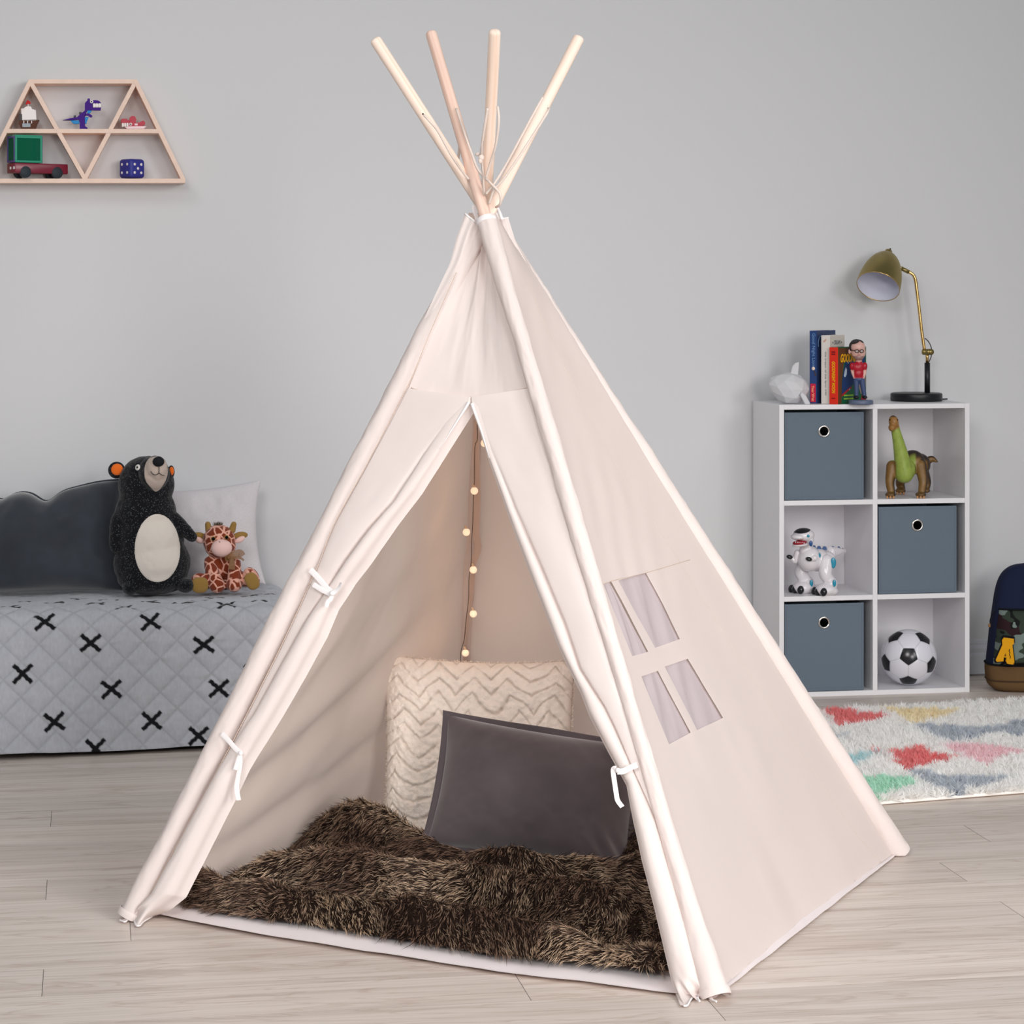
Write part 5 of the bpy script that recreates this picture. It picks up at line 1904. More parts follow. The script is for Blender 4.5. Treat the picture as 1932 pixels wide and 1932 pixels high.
bk, c_, b_, a_, slab = book(1566, 7.495, math.radians(60), .118, .0285, .2105, 'cream book with grey lettering, middle one of the standing books', M_CRMS, M_CRM)
so = lambda z, s_: c_ - b_ * .0018 - a_ * s_ + UP * z
text_mesh('spine_title', 'the cream of the farm', M_GINK, bk, so(.160, .0165), -UP, a_, .01, fit=(.110, .0058))
text_mesh('spine_lettering', 'press', M_GINK, bk, so(.044, .0165), -UP, a_, .01, fit=(.018, .0050))
co = lambda x_, z: c_ + b_ * x_ + a_ * .0008 + UP * z
text_mesh('cover_title', 'CREAM', M_GINK, bk, co(.030, .182), b_, UP, .01, fit=(.050, .0125))
text_mesh('cover_lettering', 'FOR MORE MOST', M_GINK, bk, co(.014, .165), b_, UP, .01, fit=(.090, .0098))
for x_ in (.020, .090):
    mk('star_print', *lathe([(.003, 0), (.003, .0003), (.0002, .0004)], co(x_, .188), a_, 8), M_GINK, bk)
v, f = prism([(0, 0), (.010, .007), (.011, .005), (.006, -.003), (.002, -.004)], so(.193, .022), a_, UP, -b_, .0004)
mk('bird_print', v, f, mat('russet_ink', (206, 160, 140), .6), bk, smooth=False)

bk, c_, b_, a_, slab = book(1581, 7.462, math.radians(47), .150, .0315, .1745, 'orange-spined board book with green cover behind the bobblehead figure', M_ORG, M_GRNC)
so = lambda z, s_: c_ - b_ * .0018 - a_ * s_ + UP * z
co = lambda x_, z: c_ + b_ * x_ + a_ * .0003 + UP * z
text_mesh('spine_title', 'GOODNIGHT MOON', M_YINK, bk, so(.131, .0215), -UP, a_, .01, fit=(.098, .0125), bold=.0004, shear=.2)
for zq in (.160, .153, .018):
    v, f = box((0, 0, 0), (.0004, .014, .0042 if zq > .1 else .003), 0)
    mk('spine_lettering', so(zq, .016) + v[:, :1] * b_ - v[:, 1:2] * a_ + v[:, 2:] * UP, f, mat('dark_red_ink', (130, 16, 14), .6), bk, smooth=False)


def cprint(nm, poly, m, lift=.0003):
    v, f = prism([(x_ * .150, z * .1745) for x_, z in poly], c_ + a_ * lift, b_, UP, a_, .0003)
    mk(nm, v, f, m, bk, smooth=False)


cprint('brown_band', [(.01, .01), (.12, .01), (.13, .40), (.20, .72), (.34, .80), (.42, .985), (.02, .985)], M_BRNP)
cprint('blue_area', [(.13, .16), (.46, .30), (.62, .42), (.74, .52), (.70, .74), (.42, .78), (.28, .76), (.20, .62), (.14, .40)], M_BLUP, .0004)
cprint('red_band', [(.13, .13), (.46, .27), (.46, .31), (.13, .17)], M_REDL, .0006)
cprint('blue_area', [(.74, .60), (.94, .62), (.95, .82), (.80, .80)], M_BLUP, .0004)
cprint('stone_area', [(.72, .30), (.80, .42), (.98, .52), (.98, .18), (.80, .16)], M_GRYP, .0004)
cprint('dark_arch', [(.84, .26), (.84, .36), (.88, .41), (.93, .37), (.94, .26)], M_BLACK, .0006)
cprint('red_area', [(.80, .02), (.98, .02), (.98, .20), (.86, .20)], M_REDL, .0006)
cprint('balloon_print', [(.20, .49), (.25, .47), (.30, .52), (.31, .60), (.27, .65), (.23, .58)], M_WHP, .0006)
text_mesh('cover_title', 'GOODNIGHT', M_YINK, bk, co(.013, .128) + a_ * .0006, b_, UP, .01, fit=(.118, .026), bold=.0003, shear=.25)
text_mesh('cover_title', 'MOON', M_YINK, bk, co(.098, .102) + a_ * .0008, b_, UP, .01, fit=(.040, .022), bold=.0002, shear=.25)
for zq in (.026, .016):
    v, f = box((0, 0, 0), (.050, .0004, .004), 0)
    mk('cover_lettering', co(.055, zq) + a_ * .0006 + v[:, :1] * b_ - v[:, 1:2] * a_ + v[:, 2:] * UP, f, mat('lime_ink', (150, 190, 60), .6), bk, smooth=False)
for x_, z in ((.35, .72), (.40, .25), (.58, .44), (.66, .36)):
    mk('star_print', *lathe([(.0022, 0), (.0022, .0003), (.0002, .0004)], co(x_ * .15, z * .1745) + a_ * .0006, a_, 8), M_WHP, bk)

# --- bobblehead figure
fz = lambda zx, zy, dd=0.: at(1500 + zx * .09317, 600 + zy * .09317, 7.465 + dd)
kf = .09317 * 7.465 / 4600
fb0 = fz(1335, 1690)
fb0[2] = zt
bob = thing('bobblehead_figure', 'bobblehead man in glasses, red shirt and jeans before the green book', 'figurine', fb0)
M_SLATE = mat('slate_plastic', (92, 104, 128), .4, .4)
mk('stand', *lathe([(.0365, 0), (.0375, .002), (.0375, .011), (.0355, .0135), (.0002, .0138)], fb0 + FW * 0, UP, 48), M_SLATE, bob)
zs = zt + .0136
pr = [ell(fz(1285, 690), (148 * kf, 135 * kf, 165 * kf)), ell(fz(1275, 590), (150 * kf, 150 * kf, 140 * kf)), ell(fz(1105, 680, .004), (28 * kf, 20 * kf, 52 * kf)), ell(fz(1300, 720, -.022), (24 * kf, 22 * kf, 24 * kf)), ell(fz(1290, 790, -.004), (100 * kf, 100 * kf, 70 * kf)),
      capsule(fz(1295, 830), fz(1290, 930), 60 * kf, 70 * kf), ell(fz(1285, 1000), (145 * kf, 95 * kf, 120 * kf)), ell(fz(1290, 1120), (118 * kf, 85 * kf, 110 * kf)),
      ell(fz(1155, 975), (52 * kf, 55 * kf, 75 * kf)), ell(fz(1415, 970), (52 * kf, 55 * kf, 75 * kf)),
      capsule(fz(1150, 1010), fz(1165, 1110), 38 * kf, 30 * kf), capsule(fz(1165, 1110), fz(1205, 1215, -.006), 30 * kf, 26 * kf), capsule(fz(1418, 1010), fz(1418, 1110), 38 * kf, 30 * kf), capsule(fz(1418, 1110), fz(1385, 1210, -.006), 30 * kf, 26 * kf),
      ell(fz(1300, 1235), (108 * kf, 75 * kf, 60 * kf)), capsule(fz(1240, 1250), fz(1245, 1570), 60 * kf, 42 * kf), capsule(fz(1355, 1250), fz(1405, 1570), 60 * kf, 44 * kf),
      ell(fz(1235, 1608, -.006), (55 * kf, 80 * kf, 34 * kf)), ell(fz(1412, 1606, -.006), (55 * kf, 80 * kf, 34 * kf))]
v, f = sculpt(pr, .0013, 3)
v[:, 2] = np.maximum(v[:, 2], zs - .0004)
Pq = A([project(p_) for p_ in v])
zx, zy = (Pq[:, 0] - 1500) / .09317, (Pq[:, 1] - 600) / .09317
skin, shirt, jean, shoe, beard = [A(lin(c_)[:3]) for c_ in ((214, 170, 158), (170, 16, 40), (62, 78, 116), (22, 22, 28), (150, 118, 112))]
C = np.tile(skin, (len(v), 1))
C[(zy > 770) & (zy < 860)] = beard
sh_ = (zy > 885) & (zy < 1215) & ((zx > 1195) | (zy < 1055)) & ((zx < 1385) | (zy < 1050))
C[sh_] = shirt
C[(zy >= 1215)] = jean
C[((zy > 1190) & (zy < 1225)) & ~sh_ & ((zx < 1215) | (zx > 1380))] = skin
C[zy > 1572] = shoe
M_FIG = mat('painted_resin', (200, 160, 150), .32, .45, attr='Col')
mk('body', v, f, M_FIG, bob, col=C)
pr = [ell(fz(1255, 560, .010), (158 * kf, 150 * kf, 130 * kf)), ell(fz(1140, 580, .004), (48 * kf, 70 * kf, 95 * kf)), ell(fz(1215, 480, -.006), (90 * kf, 110 * kf, 50 * kf), rodr(FW, -.3)), ell(fz(1330, 500, 0), (65 * kf, 90 * kf, 50 * kf), rodr(FW, .6))]
v, f = sculpt(pr, .0013, 3)
mk('hair', v, f, mat('dark_hair_paint', (48, 46, 46), .5, .3), bob)
gp = []
for zx_ in (1252, 1352):
    a_ = np.linspace(0, 2 * math.pi, 20)
    gp.append(tube(A([fz(zx_ + 40 * math.cos(t), 670 + 30 * math.sin(t), -.0235) for t in a_]), 7 * kf, 6))
gp.append(tube(A([fz(1292, 662, -.0245), fz(1312, 662, -.0245)]), 6 * kf, 6))
gp.append(tube(A([fz(1212, 660, -.023), fz(1150, 655, -.012), fz(1115, 650, 0)]), 7 * kf, 6))
mk('glasses', *join(*gp), M_BLACK, bob)
for zx_ in (1252, 1352):
    eo = mk('eye', *ell(fz(zx_, 672, -.0205), (24 * kf, 12 * kf, 18 * kf), None, 10, 12), M_WHITEP, bob)
    mk('pupil', *ell(fz(zx_ + 4, 670, -.0222), (9 * kf, 6 * kf, 10 * kf), None, 8, 10), M_BLACK, eo)
mk('mouth', *tube(cr([fz(1250, 752, -.0215), fz(1285, 762, -.0225), fz(1330, 752, -.0215)], 10), 4 * kf, 6), mat('lip_paint', (160, 84, 80), .5), bob)

# --- desk lamp
M_BRASS = mat('antique_brass', (158, 142, 90), .36, .5, metal=1, aniso=.8)
M_BRASSB = mat('polished_brass', (206, 172, 112), .25, .5, metal=1)
M_LBLK = mat('satin_black_metal', (20, 22, 26), .4, .4)
M_ENAM = mat('white_enamel', (214, 216, 228), .5, .3)
DL = 7.70
lc = at(1729, 745, DL)
lc[2] = zt
lamp = thing('desk_lamp', 'brass desk lamp with round black base on the right of the shelf top', 'lamp', lc)
mk('base', *lathe([(.0795, 0), (.0815, .002), (.0815, .021), (.080, .024), (.074, .0258), (.0002, .0262)], lc, UP, 64), M_LBLK, lamp)
st0 = at(1749.5, 742, DL)
z685 = at(1749.5, 684.5, DL)
mk('stem', *tube(A([st0, z685]), .0088, 24), M_LBLK, lamp)
jt = at(1749, 664, DL)
mk('stem_rod', *tube(A([z685, jt]), .0050, 18), M_BRASSB, lamp)
j0, j1 = at(1741.5, 664, DL + .006), at(1755.5, 664, DL - .012)
jn = mk('joint', *join(tube(A([j0, at(1749, 664, DL - .003)]), .0092, 22), tube(A([at(1749, 664, DL - .003), j1]), .0098, 22), tube(A([at(1756, 664, DL - .012), at(1758, 664, DL - .017)]), .0088, 22)), M_BRASS, lamp)
mk('arm', *tube(cr([at(1744, 660, DL), at(1739, 625, DL), at(1734.5, 585, DL), at(1729.5, 545, DL), at(1727.5, 530, DL), at(1724, 520, DL), at(1716.5, 514, DL), at(1706, 509, DL), at(1696, 504, DL)], 90), .0052, 20), M_BRASSB, lamp)
mk('arm_collar', *tube(A([at(1715, 513.5, DL), at(1700, 506, DL)]), .0066, 18), M_BRASS, lamp)
ax = unit(RT * (-.39 * .80) + UP * (-.93 * .80) - FW * .60)
top = at(1675.5, 478, DL + .012)
LS, RS = .142, .0685
uu = np.linspace(0, 1, 40)
rr = RS * (1 - (1 - uu) ** 2.1) ** .55
rr[0] = .006
prof = [(r_, u_ * LS) for r_, u_ in zip(rr, uu)]
shd = mk('shade', *lathe(prof, top, ax, 64, False), M_BRASS, lamp)
pin = [(max(r_ - .0016, .0004), u_ * LS + (.0016 if u_ < .9 else 0)) for r_, u_ in zip(rr, uu)]
mk('shade_lining', *lathe(pin, top, ax, 64, False), M_ENAM, shd)
mk('shade_rim', *lathe([(RS - .0018, LS - .001), (RS - .0018, LS + .0006), (RS + .0003, LS + .0006), (RS + .0003, LS - .001)], top, ax, 64, False), M_BRASSB, shd)
mk('knob', *lathe([(.0105, .006), (.0115, -.002), (.0115, -.009), (.008, -.012), (.0002, -.0125)], top, ax, 24), M_BRASS, lamp)
mk('switch', *capsule(top - ax * .012, top - ax * .019 + RT * .003, .0022, .0026, 4, 10), M_LBLK, lamp)
mk('power_cord', *tube(cr([at(1745, 638, DL + .004), at(1752, 645, DL + .006), at(1757, 656, DL + .006), at(1757, 672, DL + .006), at(1752, 684, DL + .008)], 30), .0016, 8), M_LBLK, lamp)
pc = [at(1776, 749, DL + .03), at(1783, 752, DL + .05), at(1788, 756, DL + .065)]
pcp = cr([lc + sX * .079 + sY * .01 + UP * .010, lc + sX * .092 + sY * .02 + UP * .004, lc + sX * .115 + sY * .035 + UP * .003], 20)
mk('power_cord', *tube(pcp, .0022, 8), M_LBLK, lamp)
# ================================================================== PLUSH BEAR
DB = 7.02
kb = DB / 4600
zb = .3695
gb = lambda px, py, dd=0.: at(px, py, DB + dd)
M_BFUR = mat('black_flecked_plush', (24, 25, 28), .95, .1, sheen=.2)
nt = M_BFUR.node_tree
N, Lk = nt.nodes, nt.links
tcn = [n_ for n_ in N if n_.type == 'TEX_COORD'][0]
mp = N.new('ShaderNodeMapping'); mp.inputs['Scale'].default_value = (1, 1, .55)
Lk.new(tcn.outputs['Object'], mp.inputs['Vector'])
vo = N.new('ShaderNodeTexVoronoi'); vo.inputs['Scale'].default_value = 290
Lk.new(mp.outputs[0], vo.inputs['Vector'])
rp_ = N.new('ShaderNodeValToRGB')
rp_.color_ramp.elements[0].position, rp_.color_ramp.elements[0].color = .10, lin((126, 130, 136))
rp_.color_ramp.elements[1].position, rp_.color_ramp.elements[1].color = .26, lin((20, 21, 25))
Lk.new(vo.outputs['Distance'], rp_.inputs['Fac'])
Lk.new(rp_.outputs['Color'], N['Principled BSDF'].inputs['Base Color'])
bear = thing('plush_bear', 'tall black plush bear with cream belly sitting on the quilt', 'plush toy', A([gb(285, 1100)[0], gb(285, 1100)[1], zb]))
pr = [ell(gb(287, 1062), (72 * kb, .090, 62 * kb), None, 24, 30), ell(gb(281, 1020), (66 * kb, .085, 66 * kb), None, 24, 30), ell(gb(275, 970, .006), (58 * kb, .078, 60 * kb), None, 24, 30),
      ell(gb(276, 914, .008), (53 * kb, .074, 54 * kb), None, 24, 30), ell(gb(290, 893, -.045), (29 * kb, .050, 33 * kb), None), ell(gb(296, 884, -.075), (20 * kb, .030, 24 * kb), None),
      ell(gb(246, 1109, -.055), (15 * kb, .035, 13 * kb)), ell(gb(350, 1104, -.030), (17 * kb, .035, 14 * kb)), ell(gb(288, 1092), (66 * kb, .085, 30 * kb)),
      tube(cr([gb(226, 978, -.02), gb(221, 1005, -.035), gb(219, 1032, -.045)], 10), [.024, .025, .025, .024, .023, .022, .022, .021, .02, .018], 16, True, True),
      tube(cr([gb(326, 980, 0), gb(344, 995, -.01), gb(362, 1013, -.018)], 10), np.linspace(.024, .016, 10), 16, True, True)]
v, f = sculpt(pr, .0030, 7)
v[:, 2] = np.maximum(v[:, 2], zb)
v = v + vnormals(v, f) * (.0018 * fbm(v * 60, 2, 4))[:, None]
mk('body', v, f, M_BFUR, bear)
nv_ = vnormals(v, f)
Pq = A([project(p_) for p_ in v])
facing = (nv_ @ unit(CAM - gb(285, 1000))) > .12
M_BCREAM = mat('cream_plush_patch', (220, 212, 202), .95, .1, sheen=.2, bump=(500, .2, .001))
M_BMUZ = mat('beige_plush_muzzle', (196, 180, 168), .95, .1, sheen=.2, bump=(500, .2, .001))
M_THREAD = mat('black_thread', (34, 34, 36), .9)


from mathutils.bvhtree import BVHTree
bvh = BVHTree.FromPolygons([tuple(p_) for p_ in v], f)


def clean_patch(name, outline, m, par, off=.0016, rings=26):
    """felt patch: outline cast on to the plush skin, sewn edge tucked in"""
    O_ = np.asarray(outline, float)
    c_ = O_.mean(0)
    V2, last = [], None
    for s_ in np.linspace(1, .05, rings):
        for o_ in O_:
            q_ = c_ + (o_ - c_) * s_
            hit = bvh.ray_cast(Vector(CAM), Vector(ray(*q_)).normalized())
            if hit[0] is None or hit[3] > 8:
                hit = bvh.find_nearest(Vector(at(*q_, DB - .06)))
            h_ = A(hit[0][:]) - vd0 * (.0008 if s_ > .985 else -off)
            V2.append(h_)
    n_o = len(O_)
    return mk(name, A(V2), gridF(rings, n_o, cv=True) + [tuple(range((rings - 1) * n_o, rings * n_o))[::-1]], m, par)


vd0 = unit(CAM - gb(280, 1000))
aa = np.linspace(0, 2 * math.pi, 72, endpoint=False)
clean_patch('belly_patch', [(297 + 43.5 * math.cos(t) * (1 - .05 * math.sin(t)), 1034 - 65 * math.sin(t)) for t in aa], M_BCREAM, bear)
mz = [(300, 858), (284, 862), (274, 876), (272, 894), (275, 908), (284, 920), (294, 928), (304, 921), (313, 906), (317, 890), (315, 874), (309, 864)]
clean_patch('muzzle', cr(A(mz + mz[:1], float), 90)[:-1], M_BMUZ, bear)
vd = unit(CAM - gb(280, 900))


def surf(px, py, lift=.001):
    """nearest front-facing skin point of the body under a picture point"""
    d_ = (Pq[:, 0] - px) ** 2 + (Pq[:, 1] - py) ** 2
    c_ = np.where(facing & (d_ < 30))[0]
    if len(c_) == 0:
        c_ = np.argsort(d_)[:6]
    i_ = c_[np.argmin(((v[c_] - CAM) @ FW))]
    dep_ = (v[i_] - CAM) @ FW
    return at(px, py, dep_ - lift), nv_[i_]


s_, n_ = surf(299, 871, .004)
mk('nose', *ell(s_, (11 * kb, .013, 9.5 * kb), None, 14, 20), mat('black_felt', (26, 28, 32), .8, .2), bear)
mp_ = [surf(*q_, .0045)[0] for q_ in ((284, 889), (288, 894), (294, 896), (300, 893), (305, 896), (310, 897))]
mk('mouth', *tube(cr(mp_, 30), .0011, 6), M_THREAD, bear)
mk('mouth', *tube(A([surf(300, 881, .004)[0], surf(300, 893, .0045)[0]]), .0010, 6), M_THREAD, bear)
s_, n_ = surf(260, 882, .0005)
eo = mk('eye', *lathe([(.0090, 0), (.0086, .0016), (.0002, .0022)], s_, unit(n_ + vd * .6), 24), mat('white_felt', (222, 220, 214), .9), bear)
mk('pupil', *lathe([(.0030, .0020), (.0028, .0032), (.0002, .0035)], s_, unit(n_ + vd * .6), 16), M_THREAD, eo)
M_EARO = mat('orange_felt', (232, 112, 40), .9, .1, sheen=.2)
for px, py, r_, sx_, dd in ((220, 887, 16, 1.0, .0), (323, 890, 12, .55, .01)):
    c_ = gb(px, py, dd)
    mo = mk('ear', *ell(c_, (r_ * kb * sx_, .012, r_ * kb)), M_BFUR, bear)
    mk('inner_ear', *ell(c_ - FW * .007 + RT * (.10 * r_ * kb) + UP * .002, (r_ * .72 * kb * sx_, .008, r_ * .70 * kb)), M_EARO, mo)

# ================================================================== PLUSH GIRAFFE
DG = 7.06
gg = lambda zx, zy, dd=0.: at(340 + zx * .09315, 960 + zy * .09315, DG + dd)
kg = .09315 * DG / 4600
M_GIR = mat('giraffe_plush', (150, 70, 30), .85, .2, sheen=.3)
nt = M_GIR.node_tree
N, Lk = nt.nodes, nt.links
tcn = [n_ for n_ in N if n_.type == 'TEX_COORD'][0]
nz = N.new('ShaderNodeTexNoise'); nz.inputs['Scale'].default_value = 40
Lk.new(tcn.outputs['Object'], nz.inputs['Vector'])
mxv = N.new('ShaderNodeMix'); mxv.data_type = 'VECTOR'; mxv.inputs['Factor'].default_value = .012
Lk.new(tcn.outputs['Object'], mxv.inputs['A']); Lk.new(nz.outputs['Color'], mxv.inputs['B'])
vo = N.new('ShaderNodeTexVoronoi'); vo.feature = 'DISTANCE_TO_EDGE'; vo.inputs['Scale'].default_value = 42
Lk.new(mxv.outputs['Result'], vo.inputs['Vector'])
rp_ = N.new('ShaderNodeValToRGB')
rp_.color_ramp.elements[0].position, rp_.color_ramp.elements[0].color = .05, lin((230, 172, 152))
rp_.color_ramp.elements[1].position, rp_.color_ramp.elements[1].color = .115, lin((124, 48, 18))
Lk.new(vo.outputs['Distance'], rp_.inputs['Fac'])
Lk.new(rp_.outputs['Color'], N['Principled BSDF'].inputs['Base Color'])
M_GOLD = mat('olive_gold_plush', (150, 118, 62), .9, .1, sheen=.3, bump=(500, .3, .001))
M_GPNK = mat('pale_pink_plush', (238, 200, 192), .95, .1, sheen=.2)
gir = thing('plush_giraffe', 'small brown-spotted plush giraffe sitting beside the black bear', 'plush toy', A([gg(850, 1600)[0], gg(850, 1600)[1], zb]))
pr = [ell(gg(790, 640, .0), (335 * kg, 300 * kg, 320 * kg), None, 22, 28), ell(gg(810, 760, -.01), (320 * kg, 280 * kg, 240 * kg), None, 22, 28),
      ell(gg(860, 1180, .01), (350 * kg, 260 * kg, 330 * kg)), ell(gg(860, 1450, .02), (360 * kg, 260 * kg, 200 * kg)),
      tube(cr([gg(600, 1080, -.01), gg(640, 1260, -.035), gg(745, 1500, -.055)], 12), np.linspace(125, 140, 12) * kg, 16, True, True), ell(gg(750, 1560, -.055), (165 * kg, 170 * kg, 150 * kg)),
      tube(cr([gg(1110, 1110, -.01), gg(1100, 1300, -.035), gg(1080, 1500, -.055)], 12), np.linspace(125, 140, 12) * kg, 16, True, True), ell(gg(1095, 1545, -.055), (160 * kg, 170 * kg, 140 * kg)),
      tube(cr([gg(650, 1450, .0), gg(500, 1480, -.03), gg(395, 1500, -.055)], 12), np.linspace(150, 170, 12) * kg, 16, True, True), ell(gg(390, 1500, -.05), (190 * kg, 150 * kg, 205 * kg)),
      tube(cr([gg(1080, 1430, .0), gg(1260, 1430, -.02), gg(1420, 1420, -.035)], 12), np.linspace(150, 160, 12) * kg, 16, True, True), ell(gg(1440, 1410, -.035), (165 * kg, 150 * kg, 235 * kg), rodr(FW, -.35))]
v, f = sculpt(pr, .0032, 5)
v[:, 2] = np.maximum(v[:, 2], zb)
mk('body', v, f, M_GIR, gir)
mk('muzzle', *ell(gg(838, 795, -.045), (212 * kg, 170 * kg, 178 * kg), None, 20, 28), M_GPNK, gir)
mk('nostril', *ell(gg(800, 668, -.063), (10 * kg, 6 * kg, 10 * kg), None, 6, 8), M_THREAD, gir)
mk('sole', *ell(gg(400, 1545, -.071), (170 * kg, 60 * kg, 160 * kg), None, 18, 26, .8), M_GOLD, gir)
mk('sole', *ell(gg(1455, 1465, -.056), (135 * kg, 55 * kg, 180 * kg), rodr(FW, -.45), 18, 26, .8), M_GOLD, gir)
for p0_, p1_ in (((580, 430), (560, 315)), ((1050, 430), (1085, 315))):
    mk('horn', *capsule(gg(*p0_, .0), gg(*p1_, .0), 74 * kg, 58 * kg), M_GOLD, gir)
for c0, tip, sg in (((500, 560), (255, 540), -1), ((1110, 560), (1330, 520), 1)):
    mid = ((c0[0] + tip[0]) / 2, (c0[1] + tip[1]) / 2)
    eo = mk('ear', *ell(gg(mid[0], mid[1], .006), (150 * kg, 60 * kg, 76 * kg), rodr(FW, -sg * .10)), M_GOLD, gir)
    mk('inner_ear', *ell(gg(mid[0] - sg * 8, mid[1] + 85, -.002), (110 * kg, 50 * kg, 58 * kg), rodr(FW, sg * (-.5 if sg > 0 else -.45))), M_GPNK, eo)
M_AMB = mat('amber_eye', (150, 120, 54), .2, .6)
for zx, zy in ((668, 605), (935, 578)):
    eo = mk('eye', *ell(gg(zx, zy, -.048), (46 * kg, 30 * kg, 46 * kg), None, 12, 16), M_AMB, gir)
    mk('pupil', *ell(gg(zx + 6, zy + 2, -.0515), (34 * kg, 24 * kg, 34 * kg), None, 12, 16), M_BLACK, eo)
P_ = A([gg(760 + RNG.normal(0, 40), 345, 0) for _ in range(140)])
D_ = np.tile(UP, (140, 1)) + RNG.normal(0, .5, (140, 3))
c0 = np.tile(A(lin((96, 84, 62))[:3]), (140, 1))
vb, fb, cb_ = blades(P_, D_, RNG.uniform(.008, .016, 140), np.full(140, .0007), D_ * .2, c0, c0, c0)
mk('mane', vb, fb, mat('mane_fibre', (96, 84, 62), .9, attr='Col'), gir, col=cb_)
M_RIB = mat('bronze_organza', (132, 92, 50), .5, .4, alpha=.8)
# organza bow: two loops and two hanging tails
def tape(pts, w0, w1, n_=24):
    c_ = cr([gg(*p_) for p_ in pts], n_)
    w_ = np.linspace(w0, w1, n_)[:, None] * kg
    T_ = np.gradient(c_, axis=0)
    T_ /= np.linalg.norm(T_, axis=1)[:, None]
    B_ = np.cross(T_, vd)
    B_ /= np.linalg.norm(B_, axis=1)[:, None]
    G_r = np.stack([c_ - B_ * w_, c_ + vd * .001, c_ + B_ * w_], 1)
    return G_r.reshape(-1, 3), gridF(n_, 3)
mk('ribbon', *join(tape([(900, 1000, -.05), (1000, 970, -.052), (1080, 930, -.05), (1200, 890, -.045), (1260, 960, -.045)], 55, 75), tape([(1020, 1000, -.052), (1140, 985, -.05), (1230, 1000, -.048), (1290, 1045, -.046)], 30, 20), tape([(1030, 990, -.052), (1050, 1100, -.056), (1040, 1230, -.058)], 40, 72), tape([(960, 1000, -.05), (950, 1060, -.05)], 45, 40), ell(gg(985, 995, -.053), (45 * kg, 30 * kg, 40 * kg))), M_RIB, gir)

# ================================================================== BACKPACK
M_PKN = mat('navy_canvas', (24, 31, 58), .85, .2, bump=(800, .3, .001))
M_PKB = mat('black_webbing', (20, 21, 26), .9, .15)
M_SUE = mat('brown_suede', (104, 80, 54), .9, .1, bump=(300, .25, .001), vary=(30, .06))
M_CAMO = mat('camouflage_canvas', (50, 58, 50), .85, .2, attr='Col', bump=(800, .3, .001))
M_TAN = mat('tan_leather', (134, 98, 62), .7, .25)
M_YEL = mat('yellow_felt', (222, 158, 26), .85, .15, bump=(700, .3, .001))
pkc = at(1946, 1300, 7.58)
pkc[2] = 0
pack = thing('backpack', 'navy school backpack with camouflage pocket and yellow letter A patch', 'backpack', pkc)
pX = unit(A([math.cos(-.16), math.sin(-.16), 0]))
pY = A([-pX[1], pX[0], 0])
zz = A([0, .004, .015, .03, .06, .083, .14, .20, .26, .31, .345, .368, .383, .390])
ww = A([.080, .112, .129, .136, .139, .138, .131, .123, .113, .104, .092, .074, .048, .010])
dd_ = A([.040, .056, .066, .070, .072, .072, .070, .067, .062, .056, .048, .040, .028, .006])
zq = np.concatenate([np.linspace(0, .06, 16), np.linspace(.065, .34, 50), np.linspace(.343, .390, 22)])
_c = cr(np.stack([zz, ww, dd_], 1), 900)
zz, ww, dd_ = np.maximum.accumulate(_c[:, 0]), _c[:, 1], np.maximum(_c[:, 2], .004)
wq, dq = np.interp(zq, zz, ww), np.interp(zq, zz, dd_)
aq = np.linspace(0, 2 * math.pi, 72, endpoint=False)
se = lambda x_: np.sign(x_) * np.abs(x_) ** .62


def loft(zs, ws, ds, off=0., shift=0.):
    V_ = pkc + (ws[:, None] + off)[..., None] * se(np.cos(aq))[None, :, None] * pX + (((ds[:, None] + off) * se(np.sin(aq))[None]) + shift)[..., None] * pY + zs[:, None, None] * UP
    # leans back a little
    V_ = V_ + (zs[:, None, None] * .10) * pY
    return V_


V_ = loft(zq, wq, dq)
wr = .003 * fbm(V_ * 18, 3, 4)
V_ = V_ + wr[..., None] * -pY
n_z = len(zq)
F_ = gridF(n_z, 72, cv=True)
F_ = [q_[::-1] for q_ in F_] + [tuple(range(72)), tuple(range((n_z - 1) * 72, n_z * 72))[::-1]]
mk('body', V_.reshape(-1, 3), F_, M_PKN, pack)
k_ = zq < .084
V_ = loft(zq[k_], wq[k_], dq[k_], .0022)
F_ = [q_[::-1] for q_ in gridF(k_.sum(), 72, cv=True)] + [tuple(range(72))]
mk('suede_base', V_.reshape(-1, 3), F_, M_SUE, pack)
for zz_, m_, r_ in ((.084, M_PKB, .0028), (.036, mat('brown_piping', (70, 50, 34), .9), .0022)):
    L_ = loft(A([zz_, zz_]), np.interp([zz_] * 2, zz, ww), np.interp([zz_] * 2, zz, dd_), .003)[0]
    mk('piping', *tube(np.vstack([L_, L_[:1]]), r_, 8, False), m_, pack)
# camouflage pocket swelling from the front
zp = np.linspace(.086, .252, 130)
xp = np.linspace(-1, 1, 200)
ZP, XP = np.meshgrid(zp, xp, indexing='ij')
wv = np.interp(zp, zz, ww)[:, None] - .010
dv = np.interp(zp, zz, dd_)[:, None]
u_ = (ZP - .086) / .166
bul = .026 * (np.clip(1 - np.abs(XP) ** 6, 0, 1) ** .5) * (np.clip(1 - (2 * u_ - 1) ** 6, 0, 1) ** .5)
yfront = dv * np.clip(1 - np.abs(XP * wv / (wv + .010)) ** (1 / .31), 0, 1) ** .31
V_ = pkc + (XP * wv)[..., None] * pX - (yfront - ZP * .10 + bul - .001)[..., None] * pY + ZP[..., None] * UP
cs_ = np.stack([XP * wv * 26, ZP * 34, 0 * XP], -1)
n1, n2, n3 = fbm(cs_, 2, 3), fbm(cs_ * 1.1 + 9, 2, 14), fbm(cs_ * 1.2 + 21, 2, 25)
C = np.tile(A(lin((52, 62, 52))[:3]), XP.shape + (1,))
C[n1 > .18] = lin((46, 26, 32))[:3]
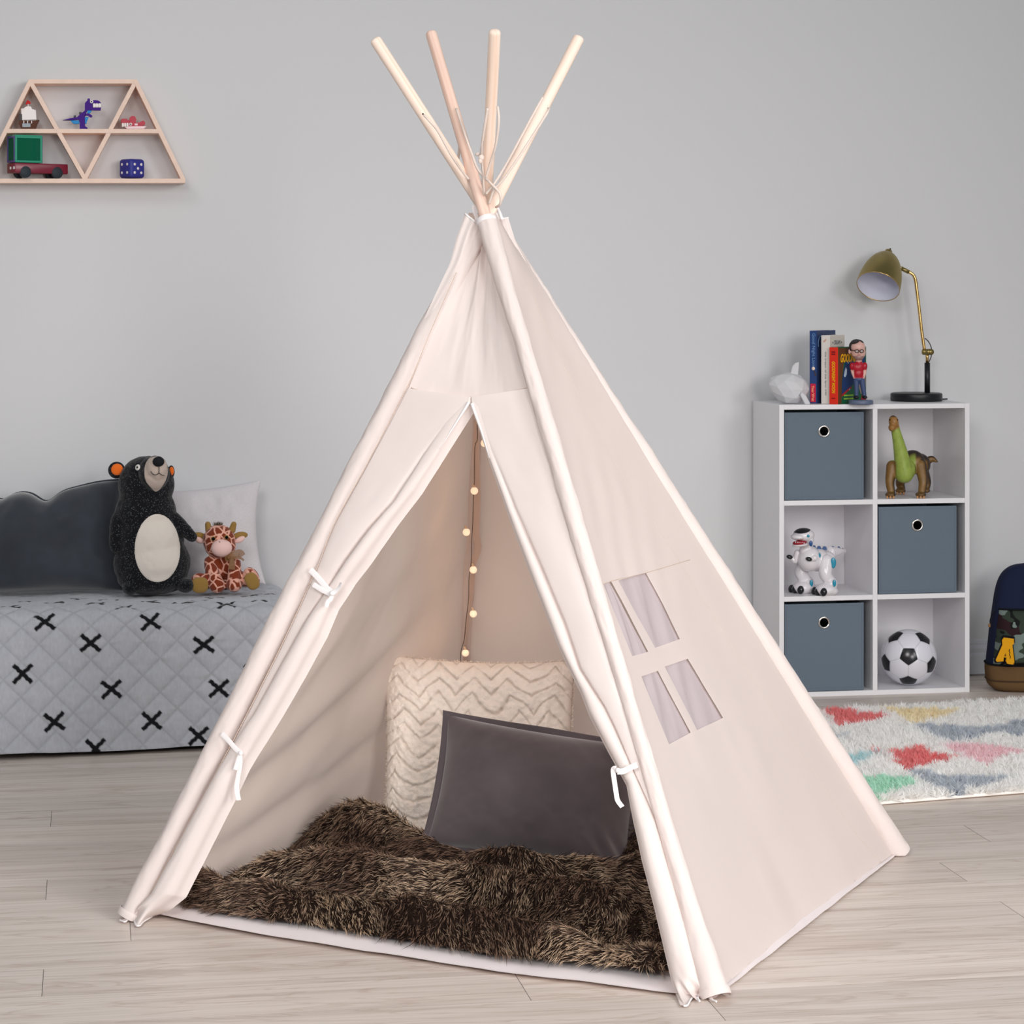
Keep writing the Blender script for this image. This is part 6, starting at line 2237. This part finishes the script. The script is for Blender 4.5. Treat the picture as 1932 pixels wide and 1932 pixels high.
C[n2 > .22] = lin((20, 22, 22))[:3]
C[n3 > .30] = lin((118, 132, 126))[:3]
pk = mk('front_pocket', V_.reshape(-1, 3), [q_[::-1] for q_ in gridF(130, 200)], M_CAMO, pack, col=C.reshape(-1, 3))
T_ = V_[-1]
mk('pocket_zip', *tube(T_ + UP * .002 - pY * .002, .0032, 8), M_PKB, pack)
# letter patch
pa = A([(500, 1048), (632, 1064), (634, 1128), (612, 1148), (640, 1368), (622, 1402), (545, 1390), (528, 1358), (536, 1312), (500, 1306), (496, 1358), (410, 1366), (394, 1340), (482, 1142), (476, 1082)], float)
pp_ = [(1820 + a_ * .1449, 1050 + b_ * .1449) for a_, b_ in pa]
dpt = ((V_[65, 40] - CAM) @ FW) - .018
c_ = at(1897, 1228, dpt)
kk = dpt / 4600
ctr = A(pp_).mean(0)
for nm, gr, m_, th in (('patch_border', 1.13, M_PKB, .002), ('letter_patch', 1.0, M_YEL, .0036)):
    poly = [((a_ - ctr[0]) * kk * gr, -(b_ - ctr[1]) * kk * gr) for a_, b_ in pp_]
    v, f = prism(poly[::-1], at(ctr[0], ctr[1], dpt + .008), pX, UP, -pY, .008 + th, .0008)
    mk(nm, v, f, m_, pk, smooth=False)
o_ = at(ctr[0], ctr[1], dpt) - pY * .0040
v, f = prism([(-.007, -.006), (.0005, -.006), (-.002, .004)], o_ + pX * .001 - UP * .004, pX, UP, -pY, .0006)
mk('patch_mark', v, f, mat('patch_ink', (120, 76, 14), .8), pk, smooth=False)
mk('patch_mark', *tube(cr([o_ + pX * .0115 + UP * .012, o_ + pX * .010 + UP * .006, o_ + pX * .0125 + UP * .001, o_ + pX * .011 - UP * .005, o_ + pX * .0135 - UP * .011, o_ + pX * .013 - UP * .017], 30), .0012, 6), M_PKB, pk)
# leather diamond, zip pull and grab handle
dz = at(1945, 1118, 0)
zd = .313
yc = np.interp(zd, zz, dd_)
o_ = pkc + UP * zd - pY * (yc + .006 - zd * .10)
v, f = prism([(-.032, 0), (0, -.032), (.032, 0), (0, .032)], o_ + pX * .002, pX, UP, -pY, .003, .0008)
mk('leather_lash_tab', v, f, M_TAN, pack, smooth=False)
aa = np.linspace(0, math.pi, 24)
mk('grab_handle', *tube(A([pkc + pX * (.035 * math.cos(t)) + UP * (.350 + .024 * math.sin(t)) + pY * .062 for t in aa]), .006, 10), M_PKB, pack)
zpz = at(1870, 1162, 7.56)
mk('zip_pull', *tube(cr([at(1879, 1152, 7.55), at(1872, 1159, 7.54), at(1868, 1172, 7.535), at(1871, 1175, 7.535)], 16), .0018, 8), M_PKB, pack)
v, f = box(at(1866.5, 1180, 7.535), (.007, .005, .011), .0015)
mk('zip_tab', v, f, M_TAN, pack)
for sx_ in (-1, 1):
    st = cr([pkc + pX * (.05 * sx_) + pY * .085 + UP * .355, pkc + pX * (.055 * sx_) + pY * .10 + UP * .25, pkc + pX * (.06 * sx_) + pY * .095 + UP * .13, pkc + pX * (.07 * sx_) + pY * .08 + UP * .06], 30)
    mk('shoulder_strap', *tube(st, .010, 10, ell=.5), M_PKN, pack)
